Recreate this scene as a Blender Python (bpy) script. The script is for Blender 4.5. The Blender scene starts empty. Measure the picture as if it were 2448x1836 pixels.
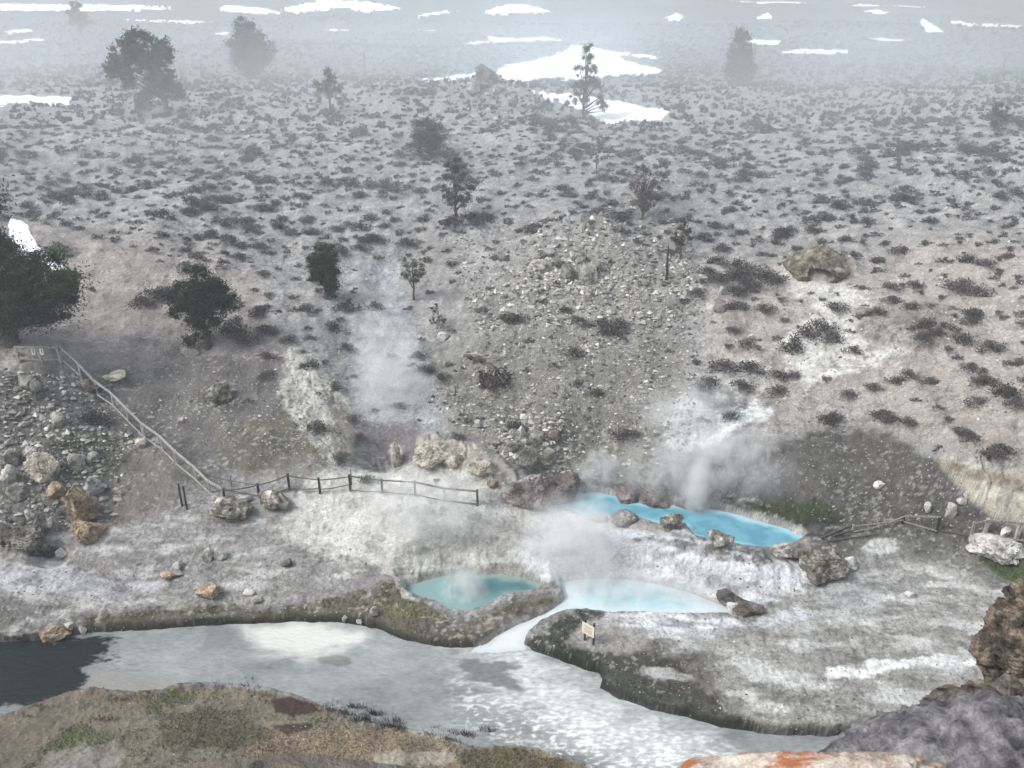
import bpy, math, random
import numpy as np
from mathutils import Vector, Matrix
random.seed(7); RNG = np.random.default_rng(11)
C = bpy.context.scene.collection
sc = bpy.context.scene
# ------------------------------------------------------------------ camera, world, sun, exposure
H, PITCH, F = 28.0, math.radians(25.0), 2100.0
cP, sP = math.cos(PITCH), math.sin(PITCH)
cd = bpy.data.cameras.new('camera'); cam = bpy.data.objects.new('camera', cd); C.objects.link(cam)
cam.location = (0, 0, H); cam.rotation_euler = (math.pi/2 - PITCH, 0, 0)
cd.sensor_width = 36; cd.lens = 36*F/2448; cd.clip_start = .05; cd.clip_end = 9000
cd.dof.use_dof = True; cd.dof.focus_distance = 48; cd.dof.aperture_fstop = 7.0
sc.camera = cam
SUN_EL, SUN_AZ = math.radians(48), math.radians(250)
w = bpy.data.worlds.new('World'); sc.world = w; w.use_nodes = True
nt = w.node_tree; nt.nodes.clear()
sky = nt.nodes.new('ShaderNodeTexSky'); sky.sky_type = 'NISHITA'; sky.sun_disc = False
sky.sun_elevation = SUN_EL; sky.sun_rotation = SUN_AZ; sky.dust_density = 4; sky.air_density = 1.2
hs = nt.nodes.new('ShaderNodeHueSaturation'); hs.inputs['Saturation'].default_value = .34
bg = nt.nodes.new('ShaderNodeBackground'); bg.inputs['Strength'].default_value = .15
wo = nt.nodes.new('ShaderNodeOutputWorld')
nt.links.new(sky.outputs[0], hs.inputs['Color']); nt.links.new(hs.outputs[0], bg.inputs['Color']); nt.links.new(bg.outputs[0], wo.inputs['Surface'])
sl = bpy.data.lights.new('sun', 'SUN'); sl.energy = 1.5; sl.angle = math.radians(14); sl.color = (1, .985, .96)
so = bpy.data.objects.new('sun', sl); C.objects.link(so)
sd_ = Vector((math.sin(SUN_AZ)*math.cos(SUN_EL), math.cos(SUN_AZ)*math.cos(SUN_EL), math.sin(SUN_EL)))
so.rotation_euler = sd_.to_track_quat('Z', 'Y').to_euler()
vs = sc.view_settings; vs.view_transform = 'Standard'; vs.look = 'None'; vs.exposure = .66; vs.gamma = 1
sc.cycles.max_bounces = 6; sc.cycles.volume_bounces = 3; sc.cycles.diffuse_bounces = 2; sc.cycles.glossy_bounces = 2
sc.cycles.transparent_max_bounces = 8; sc.cycles.volume_step_rate = 2.0; sc.cycles.volume_max_steps = 64
sc.cycles.use_denoising = True
# ------------------------------------------------------------------ numpy noise and projection
_r = np.random.default_rng(5); _ang = _r.random(4096)*2*np.pi; GX, GY = np.cos(_ang).astype(np.float32), np.sin(_ang).astype(np.float32)
def perlin(x, y, seed=0):
    x = np.asarray(x, np.float64) + seed*17.13; y = np.asarray(y, np.float64) - seed*9.71
    ix = np.floor(x).astype(np.int64); iy = np.floor(y).astype(np.int64); fx = (x-ix).astype(np.float32); fy = (y-iy).astype(np.float32)
    def g(i, j):
        h = (i*374761393 + j*668265263 + seed*144665) & 0xffffffff
        h = ((h ^ (h >> 13))*1274126177) & 0xffffffff
        return ((h ^ (h >> 16)) & 4095)
    a, b, c, d = g(ix, iy), g(ix+1, iy), g(ix, iy+1), g(ix+1, iy+1)
    ux = fx*fx*fx*(fx*(fx*6-15)+10); uy = fy*fy*fy*(fy*(fy*6-15)+10)
    n00 = GX[a]*fx+GY[a]*fy; n10 = GX[b]*(fx-1)+GY[b]*fy; n01 = GX[c]*fx+GY[c]*(fy-1); n11 = GX[d]*(fx-1)+GY[d]*(fy-1)
    return ((n00+(n10-n00)*ux) + ((n01+(n11-n01)*ux)-(n00+(n10-n00)*ux))*uy)*1.5
def fbm(x, y, o=4, seed=0, gain=.5):
    s = 0; a = 1
    for k in range(o):
        s = s + a*perlin(x*2**k, y*2**k, seed+k*3); a *= gain
    return s
def sm(a, b, x): t = np.clip((x-a)/(b-a), 0, 1); return t*t*(3-2*t)
def project(x, y, z):
    wd = y*cP + (H-z)*sP; wd = np.maximum(wd, .05)
    return 1224 + F*x/wd, 918 - F*((z-H)*cP + y*sP)/wd, wd
def ray(px, py):
    a = (px-1224)/F; b = (918-py)/F
    return np.array([a, cP+b*sP, -sP+b*cP])
def at_z(px, py, z):
    d = ray(px, py); t = (z-H)/d[2]; return d[0]*t, d[1]*t
def at_w(px, py, wd):
    d = ray(px, py)*wd; return Vector((d[0], d[1], H+d[2]))
def sdist(poly, X, Y, margin=60):
    """signed distance in photo pixels, positive inside; far outside = -margin"""
    P = np.array(poly, np.float32); out = np.full(X.shape, -float(margin), np.float32)
    s = (X > P[:, 0].min()-margin) & (X < P[:, 0].max()+margin) & (Y > P[:, 1].min()-margin) & (Y < P[:, 1].max()+margin)
    if not s.any(): return out
    x = X[s].astype(np.float32); y = Y[s].astype(np.float32); best = np.full(x.shape, 1e9, np.float32); ins = np.zeros(x.shape, bool)
    for i in range(len(P)):
        ax, ay = P[i]; bx, by = P[(i+1) % len(P)]; dx, dy = bx-ax, by-ay
        t = np.clip(((x-ax)*dx+(y-ay)*dy)/(dx*dx+dy*dy+1e-9), 0, 1)
        best = np.minimum(best, (x-ax-t*dx)**2+(y-ay-t*dy)**2)
        if ay != by: ins ^= ((ay > y) != (by > y)) & (x < (bx-ax)*(y-ay)/(by-ay)+ax)
    dd = np.sqrt(best); out[s] = np.clip(np.where(ins, dd, -dd), -margin, 1e9); return out
# ------------------------------------------------------------------ terrain grid
prof_d = np.array([22, 27, 32, 37, 40, 42.8, 46, 52, 60, 70, 85, 100, 120, 160, 300, 500, 900, 1600, 4000.])
prof_z = np.array([.6, .2, .3, 1.2, 1.6, 2, 4.5, 6.8, 9, 11.2, 13.4, 14.8, 15.5, 15, 15, 15, 22, 34, 50.])
dd_ = np.concatenate([np.linspace(22, 60, 3000), np.linspace(60, 500, 8000)[1:]])
_, pyd, _ = project(0*dd_, dd_, np.interp(dd_, prof_d, prof_z))
pyd = np.minimum.accumulate(pyd)
rows_y = np.interp(np.linspace(pyd[0], pyd[-1], 940), pyd[::-1], dd_[::-1])
rows_y = np.concatenate([rows_y, np.geomspace(505, 1900, 30)])
cols_u = np.linspace(-.82, .82, 1240)
def wrow(y): return y*cP + (H-np.interp(y, prof_d, prof_z))*sP
NR, NC = len(rows_y), len(cols_u)
WR = wrow(rows_y)
GXX = WR[:, None]*cols_u[None, :]; GYY = np.repeat(rows_y[:, None], NC, 1)
CTRL = [  # photo pixel, photo pixel, height in metres
 # near bank and creek
 (-600,1880,1.5),(0,1836,1.0),(0,1760,.6),(400,1836,1.1),(400,1720,.6),(800,1836,1.0),(800,1760,.5),(1200,1840,.5),(1500,1880,.2),(2000,1880,.6),(2448,1880,1.2),(3000,1880,1.8),
 (0,1620,-.1),(500,1560,-.1),(900,1620,-.1),(1200,1700,-.1),(1600,1800,-.1),
 # far bank terrace
 (-600,1520,1.2),(0,1500,.6),(0,1420,1.0),(250,1470,.6),(500,1450,.6),(760,1440,.6),(950,1500,.5),(1100,1510,.55),(1200,1440,.8),(850,1390,1.0),(600,1370,1.1),(300,1350,1.3),
 (0,1350,1.3),(1300,1500,.6),(1420,1530,.75),(1600,1640,.6),(1500,1560,.8),(1800,1700,.6),(2060,1720,.6),(2300,1740,1.0),(1900,1600,.9),(2200,1550,1.1),(2448,1600,1.5),
 (1900,1450,1.0),(2150,1400,1.4),(2400,1420,1.7),(1100,1440,.5),(1450,1440,.5),(1650,1470,.6),(3000,1600,2.5),(3000,1350,3.2),
 (1000,1480,.6),(1000,1370,1.3),(1150,1360,1.5),(1300,1400,1.0),(1300,1330,1.5),(1450,1340,1.4),
 # sinter terrace by the fence
 (850,1300,1.7),(700,1280,1.7),(900,1200,2.5),(1050,1180,2.5),(750,1200,2.5),(1150,1220,2.3),(1250,1230,1.6),(1300,1280,1.6),(930,1120,2.9),(1100,1130,2.9),(600,1220,2.2),(450,1250,2.0),
 (1400,1200,1.4),(1600,1240,1.4),(1800,1290,1.4),(1950,1330,1.5),(1700,1360,1.6),(1600,1330,1.6),(1850,1390,1.3),(1750,1430,1.0),
 # foot of the slope
 (1230,1120,3.1),(1400,1150,2.2),(1400,1100,3.1),(1600,1180,2.4),(1600,1120,3.4),(1800,1230,2.2),(1800,1150,3.3),(1950,1240,2.4),(2100,1260,2.0),(2250,1280,2.1),(2430,1310,2.3),
 (2100,1180,3.4),(2250,1180,3.7),(2430,1260,3.0),(2448,1160,4.8),(2300,1110,5.1),(2150,1080,4.9),(3000,1150,6.5),
 # slope, centre
 (1224,994,4.6),(1224,815,6.9),(1224,644,9.2),(1224,493,11.3),(1224,349,13.7),(1224,260,14.9),(1160,205,16.0),
 (1500,1000,4.7),(1500,815,7.0),(1450,644,9.5),(1450,520,11.4),(1450,380,13.2),(1450,290,13.9),
 (850,1000,4.2),(930,1050,3.6),(900,850,6.1),(880,700,7.9),(880,560,9.9),(850,430,11.8),(850,300,13.8),(700,1080,3.9),(700,950,5.5),(700,780,7.7),
 # slope, left
 (200,1250,2.0),(60,1280,2.0),(120,1150,3.7),(0,1050,5.3),(200,1100,3.9),(200,950,6.1),(60,900,7.6),(100,862,8.1),(150,862,7.8),(300,1010,4.9),(344,1046,4.3),(430,1110,3.5),(480,1160,2.9),(560,1080,3.9),(400,930,6.0),
 (200,800,7.8),(450,800,7.5),(200,650,9.8),(500,640,9.6),(200,500,11.5),(500,480,11.4),(200,350,13.5),(550,330,13.5),(200,250,14.8),(450,240,14.9),
 (-600,1250,3.2),(-600,1000,7.5),(-600,800,10),(-600,600,12.3),(-600,400,14.3),
 # slope, right
 (1850,1050,4.6),(2050,1020,5.2),(1850,900,6.2),(1850,750,8.2),(1850,600,10.1),(1850,450,12.0),(1850,330,13.7),(2300,1000,6.3),(2300,850,8.0),(2300,700,9.8),(2300,550,11.6),(2300,400,13.3),(2300,300,14.4),(2100,620,10.3),
 (3000,1000,7.8),(3000,800,10),(3000,600,12.3),(3000,400,14.3),
]
cx = []; cz = []
for (a, b, z) in CTRL:
    x, y = at_z(a, b, z); cx.append((x, y)); cz.append(z)
for xx in range(-160, 161, 40):
    for yy in (125, 145): cx.append((xx, yy)); cz.append(15.2)
cx = np.array(cx); cz = np.array(cz)
def ker(r2): return .5*r2*np.log(r2+1e-9)
n = len(cx); K = ker(((cx[:, None]-cx[None])**2).sum(-1)) + np.eye(n)*3.0
A = np.zeros((n+3, n+3)); A[:n, :n] = K; A[:n, n] = 1; A[:n, n+1:] = cx; A[n, :n] = 1; A[n+1:, :n] = cx.T
sol = np.linalg.solve(A, np.concatenate([cz, [0, 0, 0]]))
ri = np.unique(np.append(np.arange(0, NR, 10), NR-1)); ci = np.unique(np.append(np.arange(0, NC, 10), NC-1))
qx = GXX[np.ix_(ri, ci)]; qy = GYY[np.ix_(ri, ci)]
qz = sol[n] + sol[n+1]*qx + sol[n+2]*qy
for k in range(n): qz = qz + sol[k]*ker((qx-cx[k, 0])**2+(qy-cx[k, 1])**2)
t1 = np.array([np.interp(np.arange(NC), ci, r) for r in qz])
Z = np.array([np.interp(np.arange(NR), ri, t1[:, j]) for j in range(NC)]).T
plate = 15.0 + 1.6*fbm(GXX/70, GYY/70, 3, 4) + np.interp(GYY, [0, 500, 900, 1600, 4000], [0, 0, 4, 16, 30])
plate = plate - 1.5*np.exp(-((GXX-12)/22)**2-((GYY-150)/30)**2)
bl = sm(105, 150, GYY); Z = np.clip(Z, -.5, 18)*(1-bl) + plate*bl
N1 = fbm(GXX/3.1, GYY/3.1, 3, 1); N2 = fbm(GXX/.7, GYY/.7, 3, 2); N3 = fbm(GXX/.22, GYY/.22, 2, 3); NB = fbm(GXX/11, GYY/11, 3, 8)
PX, PY, WD = project(GXX, GYY, Z)
slope_m = sm(1200, 1050, PY)
Z = Z + slope_m*(.35*N1+.45*NB)*sm(200, 60, GYY) + .05*N2
# the rocky knoll on the skyline of the slope, ribs and hollows
def bump(px, py, z, rx, ry, h, rough=0.0, pw=1.0):
    x, y = at_z(px, py, z); r = np.sqrt(((GXX-x)/rx)**2+((GYY-y)/ry)**2)
    m = np.clip(1-r, 0, 1); m = m*m*(3-2*m)
    return h*m**pw*(1+rough*N2)
Z += bump(1160,205,15.5,2.6,5,1.3,.6)+bump(1120,225,15.2,6,8,.7,.5)+bump(1230,235,15.0,6,6,.6,.5)
Z += bump(1960,640,9.6,3.4,3.2,1.3,.35)+bump(2160,780,9.2,5,3,.3,.8)+bump(1400,560,10.6,5,4,.8,.5)+bump(1500,640,9.5,4,3,.5,.6)
Z -= bump(935,1085,3.0,2.5,2.3,1.5,.2)          # steaming vent hollow
Z -= bump(1560,1000,4.6,2.2,1.6,.5,.3)
Z -= bump(310,1385,1.1,1.9,.8,.45,.1)           # shallow pit in the terrace
Z -= bump(115,1320,1.6,1.5,.9,.9,.2)
Z += bump(1700,1350,1.4,5.0,2.6,.85,.25)+bump(1560,1310,1.4,4,2,.35,.3)+bump(1850,1380,1.2,3,1.6,.4,.3)   # white mound between the pools
Z += bump(1150,1325,1.3,5,1.8,.5,.25)+bump(1380,1480,.6,3,1.1,.18,.2)+bump(1170,1465,.5,3,.6,.25,.2)
# ------------------------------------------------------------------ water bodies
RIVER = [(-900,1560),(-300,1548),(0,1536),(120,1534),(200,1516),(300,1510),(420,1502),(560,1495),(700,1486),(800,1490),(900,1503),(960,1528),(1040,1546),(1110,1550),(1170,1545),(1175,1537),(1245,1520),(1254,1541),(1282,1560),(1320,1573),(1400,1603),(1432,1610),(1445,1632),(1430,1645),(1480,1672),(1560,1698),(1640,1716),(1720,1740),(1850,1757),(1960,1760),(2080,1757),(2300,1790),(2700,1850),(2700,2100),(1700,2100),(1480,1850),(1380,1826),(1290,1797),(1220,1788),(1130,1793),(1080,1774),(1010,1756),(960,1742),(900,1736),(870,1724),(800,1700),(760,1690),(700,1668),(620,1648),(540,1640),(450,1640),(390,1655),(330,1660),(230,1652),(170,1660),(100,1685),(40,1706),(0,1722),(-300,1750),(-900,1800)]
POOL_A = [(1290,1203),(1330,1196),(1385,1180),(1430,1178),(1500,1196),(1580,1206),(1660,1210),(1740,1226),(1810,1246),(1880,1266),(1926,1288),(1905,1302),(1850,1316),(1790,1308),(1720,1300),(1662,1286),(1640,1260),(1580,1256),(1530,1244),(1450,1238),(1350,1222),(1300,1212)]
POOL_B = [(972,1402),(1010,1390),(1060,1378),(1120,1374),(1190,1374),(1250,1384),(1290,1398),(1284,1414),(1240,1420),(1195,1432),(1160,1452),(1120,1466),(1075,1460),(1045,1442),(1000,1430),(975,1420)]
POOL_C = [(1340,1392),(1420,1384),(1500,1386),(1580,1400),(1650,1420),(1720,1446),(1766,1462),(1740,1472),(1640,1470),(1530,1464),(1455,1466),(1400,1458),(1350,1462),(1320,1474),(1290,1490),(1262,1512),(1248,1535),(1254,1548),(1190,1556),(1130,1556),(1160,1540),(1182,1524),(1230,1500),(1300,1470),(1340,1446),(1352,1430),(1345,1410)]
def wh_const(z): return lambda PYY: z+0*PYY
def wh_c(PYY): return .42*sm(1556, 1455, PYY) + .012
def water_sd(poly, zf, amp=2.5, mg=140):
    z0 = Z*0+.3
    for _ in range(2):
        X, Y, _w = project(GXX, GYY, z0); z0 = zf(Y)
    r_ = sdist(poly, X, Y, mg); return r_ + amp*(N1*.8+N2*.7)*sm(-60, -45, r_), z0
wr_sd, wr_z = water_sd(RIVER, wh_const(0.0), 3.5)
wa_sd, wa_z = water_sd(POOL_A, wh_const(1.15), 2.5)
wb_sd, wb_z = water_sd(POOL_B, wh_const(.42), 2)
wc_sd, wc_z = water_sd(POOL_C, wh_c, 2)
for sd, zw, bank, slp, free in ((wr_sd, wr_z, .28, .05, wc_sd), (wb_sd, wb_z, .16, .022, None), (wc_sd, wc_z, .10, .02, wr_sd), (wa_sd, wa_z, .12, .03, None)):
    cap = zw+bank+.05+slp*np.maximum(-sd, 0)+.00022*sd*sd+.12*np.abs(N2); hq = np.clip(.5+.5*(cap-Z)/.7, 0, 1); out = np.where(sd > -139, cap*(1-hq)+Z*hq-.175*4*hq*(1-hq)*.5, Z)
    Z = Z+(out-Z)*sm(-138, -90, sd)
    out = Z+(np.maximum(Z, zw+bank*(1+.5*N2)+.02)-Z)*sm(-45, -8, sd)
    if free is not None: out = np.where(free > -4, Z, out)
    ramp = sm(-4.5, 2.5, sd)
    Z = np.where(sd > -59, out*(1-ramp)+np.minimum(out, zw-.35)*ramp, Z)
# small islands of reeds / rock in the creek and roughness everywhere above water
wet = np.maximum.reduce([wr_sd, wa_sd, wb_sd, wc_sd]); dry = sm(-2, -9, wet)
Z += dry*(.035*N3 + .05*np.abs(N2))*sm(160, 60, GYY)
PX, PY, WD = project(GXX, GYY, Z)
# rough, rocky parts of the relief
def zone(poly, feather=12, amp=14, margin=80):
    return sm(-feather, feather, sdist(poly, PX, PY, margin) + amp*(.8*N1+.5*N2))
CLIFF_L = [(672,880),(700,830),(745,850),(790,900),(830,960),(855,1040),(860,1100),(800,1110),(760,1060),(700,1010),(665,940)]
CLIFF_M = [(1000,1045),(1040,1035),(1110,1060),(1180,1090),(1240,1130),(1240,1160),(1180,1150),(1100,1122),(1010,1112),(996,1080)]
CLIFF_R = [(2225,1085),(2330,1105),(2460,1140),(2600,1180),(2600,1290),(2448,1262),(2380,1238),(2330,1200),(2270,1140)]
TALUS = [(1130,700),(1330,570),(1500,470),(1640,540),(1690,650),(1650,760),(1500,800),(1300,780),(1130,800)]
STRATA = [(2040,740),(2120,715),(2230,740),(2290,790),(2230,830),(2110,830),(2050,790)]
cl = zone(CLIFF_L, 10, 10); cm = zone(CLIFF_M, 8, 8); cr = zone(CLIFF_R, 6, 6); ta = zone(TALUS, 40, 30); stt = zone(STRATA, 10, 14)
rid = 1-2*np.abs(fbm(GXX/1.1+N1*.4, GYY/1.1, 3, 12)); ridv = 1-2*np.abs(fbm(GXX/.5, GYY/2.4, 3, 13))
rd2 = 1-2*np.abs(fbm(GXX/.8+2*N1, GYY/1.3, 4, 14)); Z += cl*.12*rd2 + cm*.2*rd2 + cr*.22*rd2 + ta*.12*rid + stt*.22*(1-2*np.abs(perlin(GXX/3, GYY/.55+N1*.5, 15)))
Z += cr*.5 + cm*.25
PX, PY, WD = project(GXX, GYY, Z)
# ------------------------------------------------------------------ ground colours (albedo)
def lin(c):
    c = np.array(c, np.float64)/255; return np.where(c <= .04045, c/12.92, ((c+.055)/1.055)**2.4)
KA = .74
SV = GYY+1.5*Z; N2 = fbm(GXX/.7, SV/.7, 3, 2); N3 = fbm(GXX/.22, SV/.22, 2, 3)
def alb(c):
    l = lin(c); g_ = l.mean(); return (g_+(l-g_)*(.85 if abs(l-g_).max() > .12*g_*2.2 else .62))*KA*np.array([1.0, 1.02, 1.05])*(1.22 if np.mean(c) > 176 else 1)
COL = np.zeros(Z.shape+(4,)); base = alb((158,155,150)); COL[..., :3] = base; COL[..., 3] = .3
def paint(poly, c, feather=14, amp=14, strength=1.0, speck=None, mott=0.0, margin=80):
    m = sm(-feather, feather, sdist(poly, PX, PY, margin) + amp*(.8*N1+.55*N2+.25*N3))*strength
    if mott: m = m*np.clip(1-mott + mott*(sm(-.35, .35, N2+.6*N3)), 0, 1)
    COL[..., :3] = COL[..., :3]*(1-m[..., None]) + alb(c)*m[..., None]
    if speck is not None: COL[..., 3] = COL[..., 3]*(1-m)+speck*m
BIG = 2600
ALLP = [(-BIG,1300),(BIG*2,1300),(BIG*2,-400),(-BIG,-400)]
COL[..., :3] *= (1+.14*NB+.14*N1+.16*N2+.16*N3)[..., None]
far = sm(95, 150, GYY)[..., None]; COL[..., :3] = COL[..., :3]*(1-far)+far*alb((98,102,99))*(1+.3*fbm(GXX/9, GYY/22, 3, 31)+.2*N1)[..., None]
paint([(-900,600),(200,540),(330,560),(560,620),(640,720),(660,860),(500,900),(250,900),(-900,900)], (162,151,142), 50, 30, .9, .25)
paint([(-900,900),(300,880),(560,840),(700,900),(760,1040),(720,1110),(560,1130),(300,1260),(-900,1330)], (104,100,95), 24, 30, .9, .35, .15)
paint([(560,830),(680,840),(700,900),(620,900)], (116,104,100), 20, 12, .7)
paint([(280,1020),(380,1080),(440,1180),(420,1260),(250,1270),(270,1180),(230,1080)], (132,123,116), 16, 12, .9, .15)
paint([(100,1040),(330,1030),(300,1100),(250,1150),(130,1130)], (70,76,58), 18, 20, .75, .3)
paint([(520,1020),(700,980),(790,1090),(760,1130),(600,1140),(520,1090)], (110,106,84), 18, 26, .8, .6, .5)
paint([(1040,840),(1330,760),(1640,800),(1640,950),(1560,1000),(1600,1120),(1450,1170),(1300,1130),(1120,1080),(1020,960)], (132,129,116), 24, 26, .95, .75, .3)
paint([(1240,880),(1520,860),(1520,1090),(1380,1110),(1250,1000)], (128,125,112), 30, 26, .8, 1.0, .3)
paint(TALUS, (142,139,130), 40, 30, .85, 1.0, .3)
paint([(845,640),(935,615),(985,700),(1000,830),(1060,980),(1040,1060),(940,1010),(850,1010),(835,850)], (172,173,175), 22, 16, .95, .0)
paint([(1020,560),(1120,600),(1120,760),(1010,760),(960,680)], (148,143,137), 26, 16, .6, .5)
paint(CLIFF_L, (186,184,170), 9, 14, .95, .2, .35)
paint([(790,940),(850,1000),(870,1100),(800,1100)], (108,98,82), 8, 12, .7, .2, .5)
paint([(860,1010),(1000,1010),(1000,1110),(930,1125),(860,1100)], (128,122,124), 9, 10, .9, .1)
paint([(930,1060),(960,1060),(965,1105),(935,1112)], (185,182,165), 4, 6, .9)
paint(CLIFF_M, (188,180,156), 7, 12, .95, .2, .35)
# right-hand slope
paint([(1700,640),(2448,560),(3200,600),(3200,1150),(2448,1130),(2300,1080),(2050,1010),(1850,1000),(1700,880)], (172,163,153), 60, 40, .9, .4)
paint([(2050,880),(2448,850),(2900,900),(2900,1120),(2448,1120),(2250,1070),(2120,960)], (172,160,147), 40, 30, .8, .3)
paint([(1890,790),(1960,740),(2010,690),(2110,720),(2200,810),(2120,870),(2000,880),(1930,930),(1880,870)], (196,194,184), 14, 26, .95, .4, .35)
paint([(1870,620),(1930,640),(2010,670),(2040,700),(1960,740),(1880,700)], (190,188,178), 12, 18, .85, .4, .3)
paint([(1905,600),(1960,585),(2020,610),(2035,660),(1900,660)], (110,104,84), 12, 14, .85, .7, .3)
paint(STRATA, (116,109,96), 12, 18, .85, .3, .5)
paint([(1690,870),(1800,860),(1880,900),(1820,960),(1720,940)], (184,182,174), 12, 26, .8, .4, .4)
paint([(1580,1000),(1640,950),(1720,990),(1800,960),(1850,980),(1780,1020),(1720,1060),(1600,1070)], (206,207,202), 9, 16, .95, .2, .15)
paint([(1840,1090),(1900,1050),(2060,1010),(2200,1060),(2290,1120),(2340,1210),(2448,1272),(2600,1300),(2600,1350),(2300,1310),(2000,1260),(1880,1250),(1780,1200),(1600,1180),(1560,1120),(1700,1100)], (80,76,68), 16, 26, .97, .8, .2)
paint([(1790,1190),(1950,1200),(2030,1230),(1990,1260),(1890,1250),(1820,1220)], (62,70,40), 14, 14, .85, .4)
paint(CLIFF_R, (190,182,158), 6, 12, .95, .2, .25)
paint([(2240,1095),(2330,1115),(2448,1150),(2448,1175),(2340,1150),(2260,1120)], (112,92,62), 5, 12, .8, .2, .4)
# terraces
paint([(-900,1320),(120,1300),(330,1240),(480,1210),(640,1180),(760,1250),(900,1340),(1000,1380),(960,1420),(880,1440),(-900,1540)], (158,154,149), 14, 16, .97, .35)
paint([(0,1355),(120,1345),(250,1370),(370,1380),(385,1420),(250,1440),(130,1420),(0,1400)], (178,177,178), 12, 16, .9, .3, .3)
paint([(-300,1330),(60,1340),(200,1350),(60,1362),(-300,1370)], (180,176,172), 8, 10, .8)
paint([(230,1375),(300,1385),(385,1380),(350,1398),(270,1392)], (98,88,84), 5, 5, .8)
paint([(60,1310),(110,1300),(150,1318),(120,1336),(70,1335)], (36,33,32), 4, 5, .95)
paint([(-300,1420),(130,1430),(280,1470),(200,1510),(0,1530),(-300,1540)], (116,110,104), 12, 16, .85, .9, .3)
paint([(690,1180),(800,1120),(960,1110),(1110,1128),(1230,1165),(1330,1215),(1430,1245),(1480,1320),(1350,1380),(1180,1390),(1000,1372),(860,1345),(740,1320),(660,1260)], (190,188,178), 16, 18, .95, .1)
paint([(740,1200),(900,1150),(1040,1150),(1010,1240),(900,1330),(800,1320)], (200,198,186), 24, 18, .8, .05)
paint([(1010,1270),(1200,1250),(1420,1260),(1440,1300),(1250,1310),(1060,1320)], (160,154,148), 14, 18, .7, .1, .4)
paint([(950,1380),(1150,1352),(1250,1345),(1330,1390),(1290,1398),(1190,1374),(1050,1378)], (110,103,88), 8, 12, .85, .3, .4)
paint([(1160,1180),(1230,1170),(1240,1210),(1170,1215)], (128,122,126), 8, 8, .8)
# olive banks of the creek
paint([(200,1475),(400,1440),(600,1455),(800,1430),(900,1400),(960,1385),(985,1430),(1050,1462),(1130,1478),(1230,1435),(1300,1425),(1352,1440),(1340,1456),(1290,1480),(1180,1530),(1110,1562),(960,1545),(900,1515),(760,1498),(200,1530)], (98,94,70), 10, 14, .95, .4, .2)
paint([(900,1430),(1000,1445),(1060,1480),(950,1490),(880,1460)], (128,124,84), 8, 14, .8, .3, .3)
paint([(1060,1465),(1140,1490),(1280,1450),(1320,1450),(1260,1475),(1150,1515),(1080,1500)], (138,130,116), 6, 8, .75, .2)
paint([(150,1520),(500,1480),(760,1474),(900,1492),(1000,1535),(1100,1540),(1100,1560),(900,1520),(700,1500),(400,1515),(180,1535)], (56,60,36), 5, 8, .8, .2)
paint([(940,1380),(1000,1372),(1000,1390),(975,1402),(985,1425),(1000,1435),(965,1430)], (200,196,186), 3, 4, .85)
# right-hand terrace
paint([(1440,1470),(1640,1480),(1770,1490),(1900,1430),(1900,1400),(2000,1400),(2150,1330),(2300,1330),(2448,1400),(3000,1500),(3000,1800),(2060,1790),(1800,1760),(1560,1700),(1440,1600)], (164,162,153), 16, 18, .97, .6)
paint([(1900,1370),(2040,1340),(2300,1380),(2300,1440),(2100,1450),(1950,1440)], (168,168,162), 20, 24, .7, .4, .5)
paint([(2010,1260),(2240,1270),(2330,1320),(2448,1380),(2448,1410),(2200,1340),(2080,1300),(1960,1390),(1930,1340)], (100,98,86), 14, 16, .85, .6, .3)
paint([(2085,1285),(2140,1290),(2150,1315),(2100,1330),(2060,1310)], (196,196,190), 6, 8, .9)
paint([(2140,1340),(2220,1350),(2310,1385),(2260,1390),(2170,1365)], (196,194,184), 6, 12, .8, .2, .3)
paint([(2330,1330),(2448,1320),(2600,1340),(2600,1420),(2448,1400),(2380,1370)], (82,92,44), 8, 10, .95, .2)
paint([(1440,1455),(1640,1470),(1790,1480),(1900,1450),(1960,1480),(1700,1530),(1500,1520),(1440,1500)], (188,189,190), 12, 14, .95, .2)
paint([(1960,1400),(2130,1395),(2200,1440),(2080,1470),(1960,1470)], (178,180,178), 20, 20, .7, .2)
paint([(1975,1598),(2080,1580),(2250,1562),(2370,1555),(2440,1590),(2250,1590),(2120,1605),(2040,1620),(1980,1612)], (226,226,222), 6, 12, .95, .1)
paint([(1770,1590),(1850,1600),(1880,1630),(1800,1640)], (200,200,194), 8, 14, .8, .3, .3)
paint([(1890,1625),(2000,1640),(1960,1650),(1880,1640)], (214,214,208), 6, 10, .8, .2, .2)
paint([(1250,1540),(1310,1500),(1390,1460),(1450,1455),(1440,1475),(1390,1500),(1350,1540),(1430,1540),(1520,1560),(1640,1610),(1720,1680),(1740,1710),(1850,1740),(2060,1745),(2060,1765),(1850,1765),(1700,1745),(1560,1705),(1440,1650),(1290,1570)], (50,54,38), 12, 26, .95, .35, .15)
paint([(1430,1560),(1560,1540),(1700,1590),(1760,1680),(1640,1680),(1520,1630)], (78,70,64), 30, 44, .8, .6, .35)
paint([(1370,1520),(1400,1480),(1480,1480),(1560,1500),(1540,1545),(1440,1560),(1370,1550)], (166,160,150), 8, 10, .9, .6, .3)
paint([(1290,1552),(1380,1548),(1470,1590),(1440,1600),(1340,1582)], (50,66,34), 8, 10, .75, .2)
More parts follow.
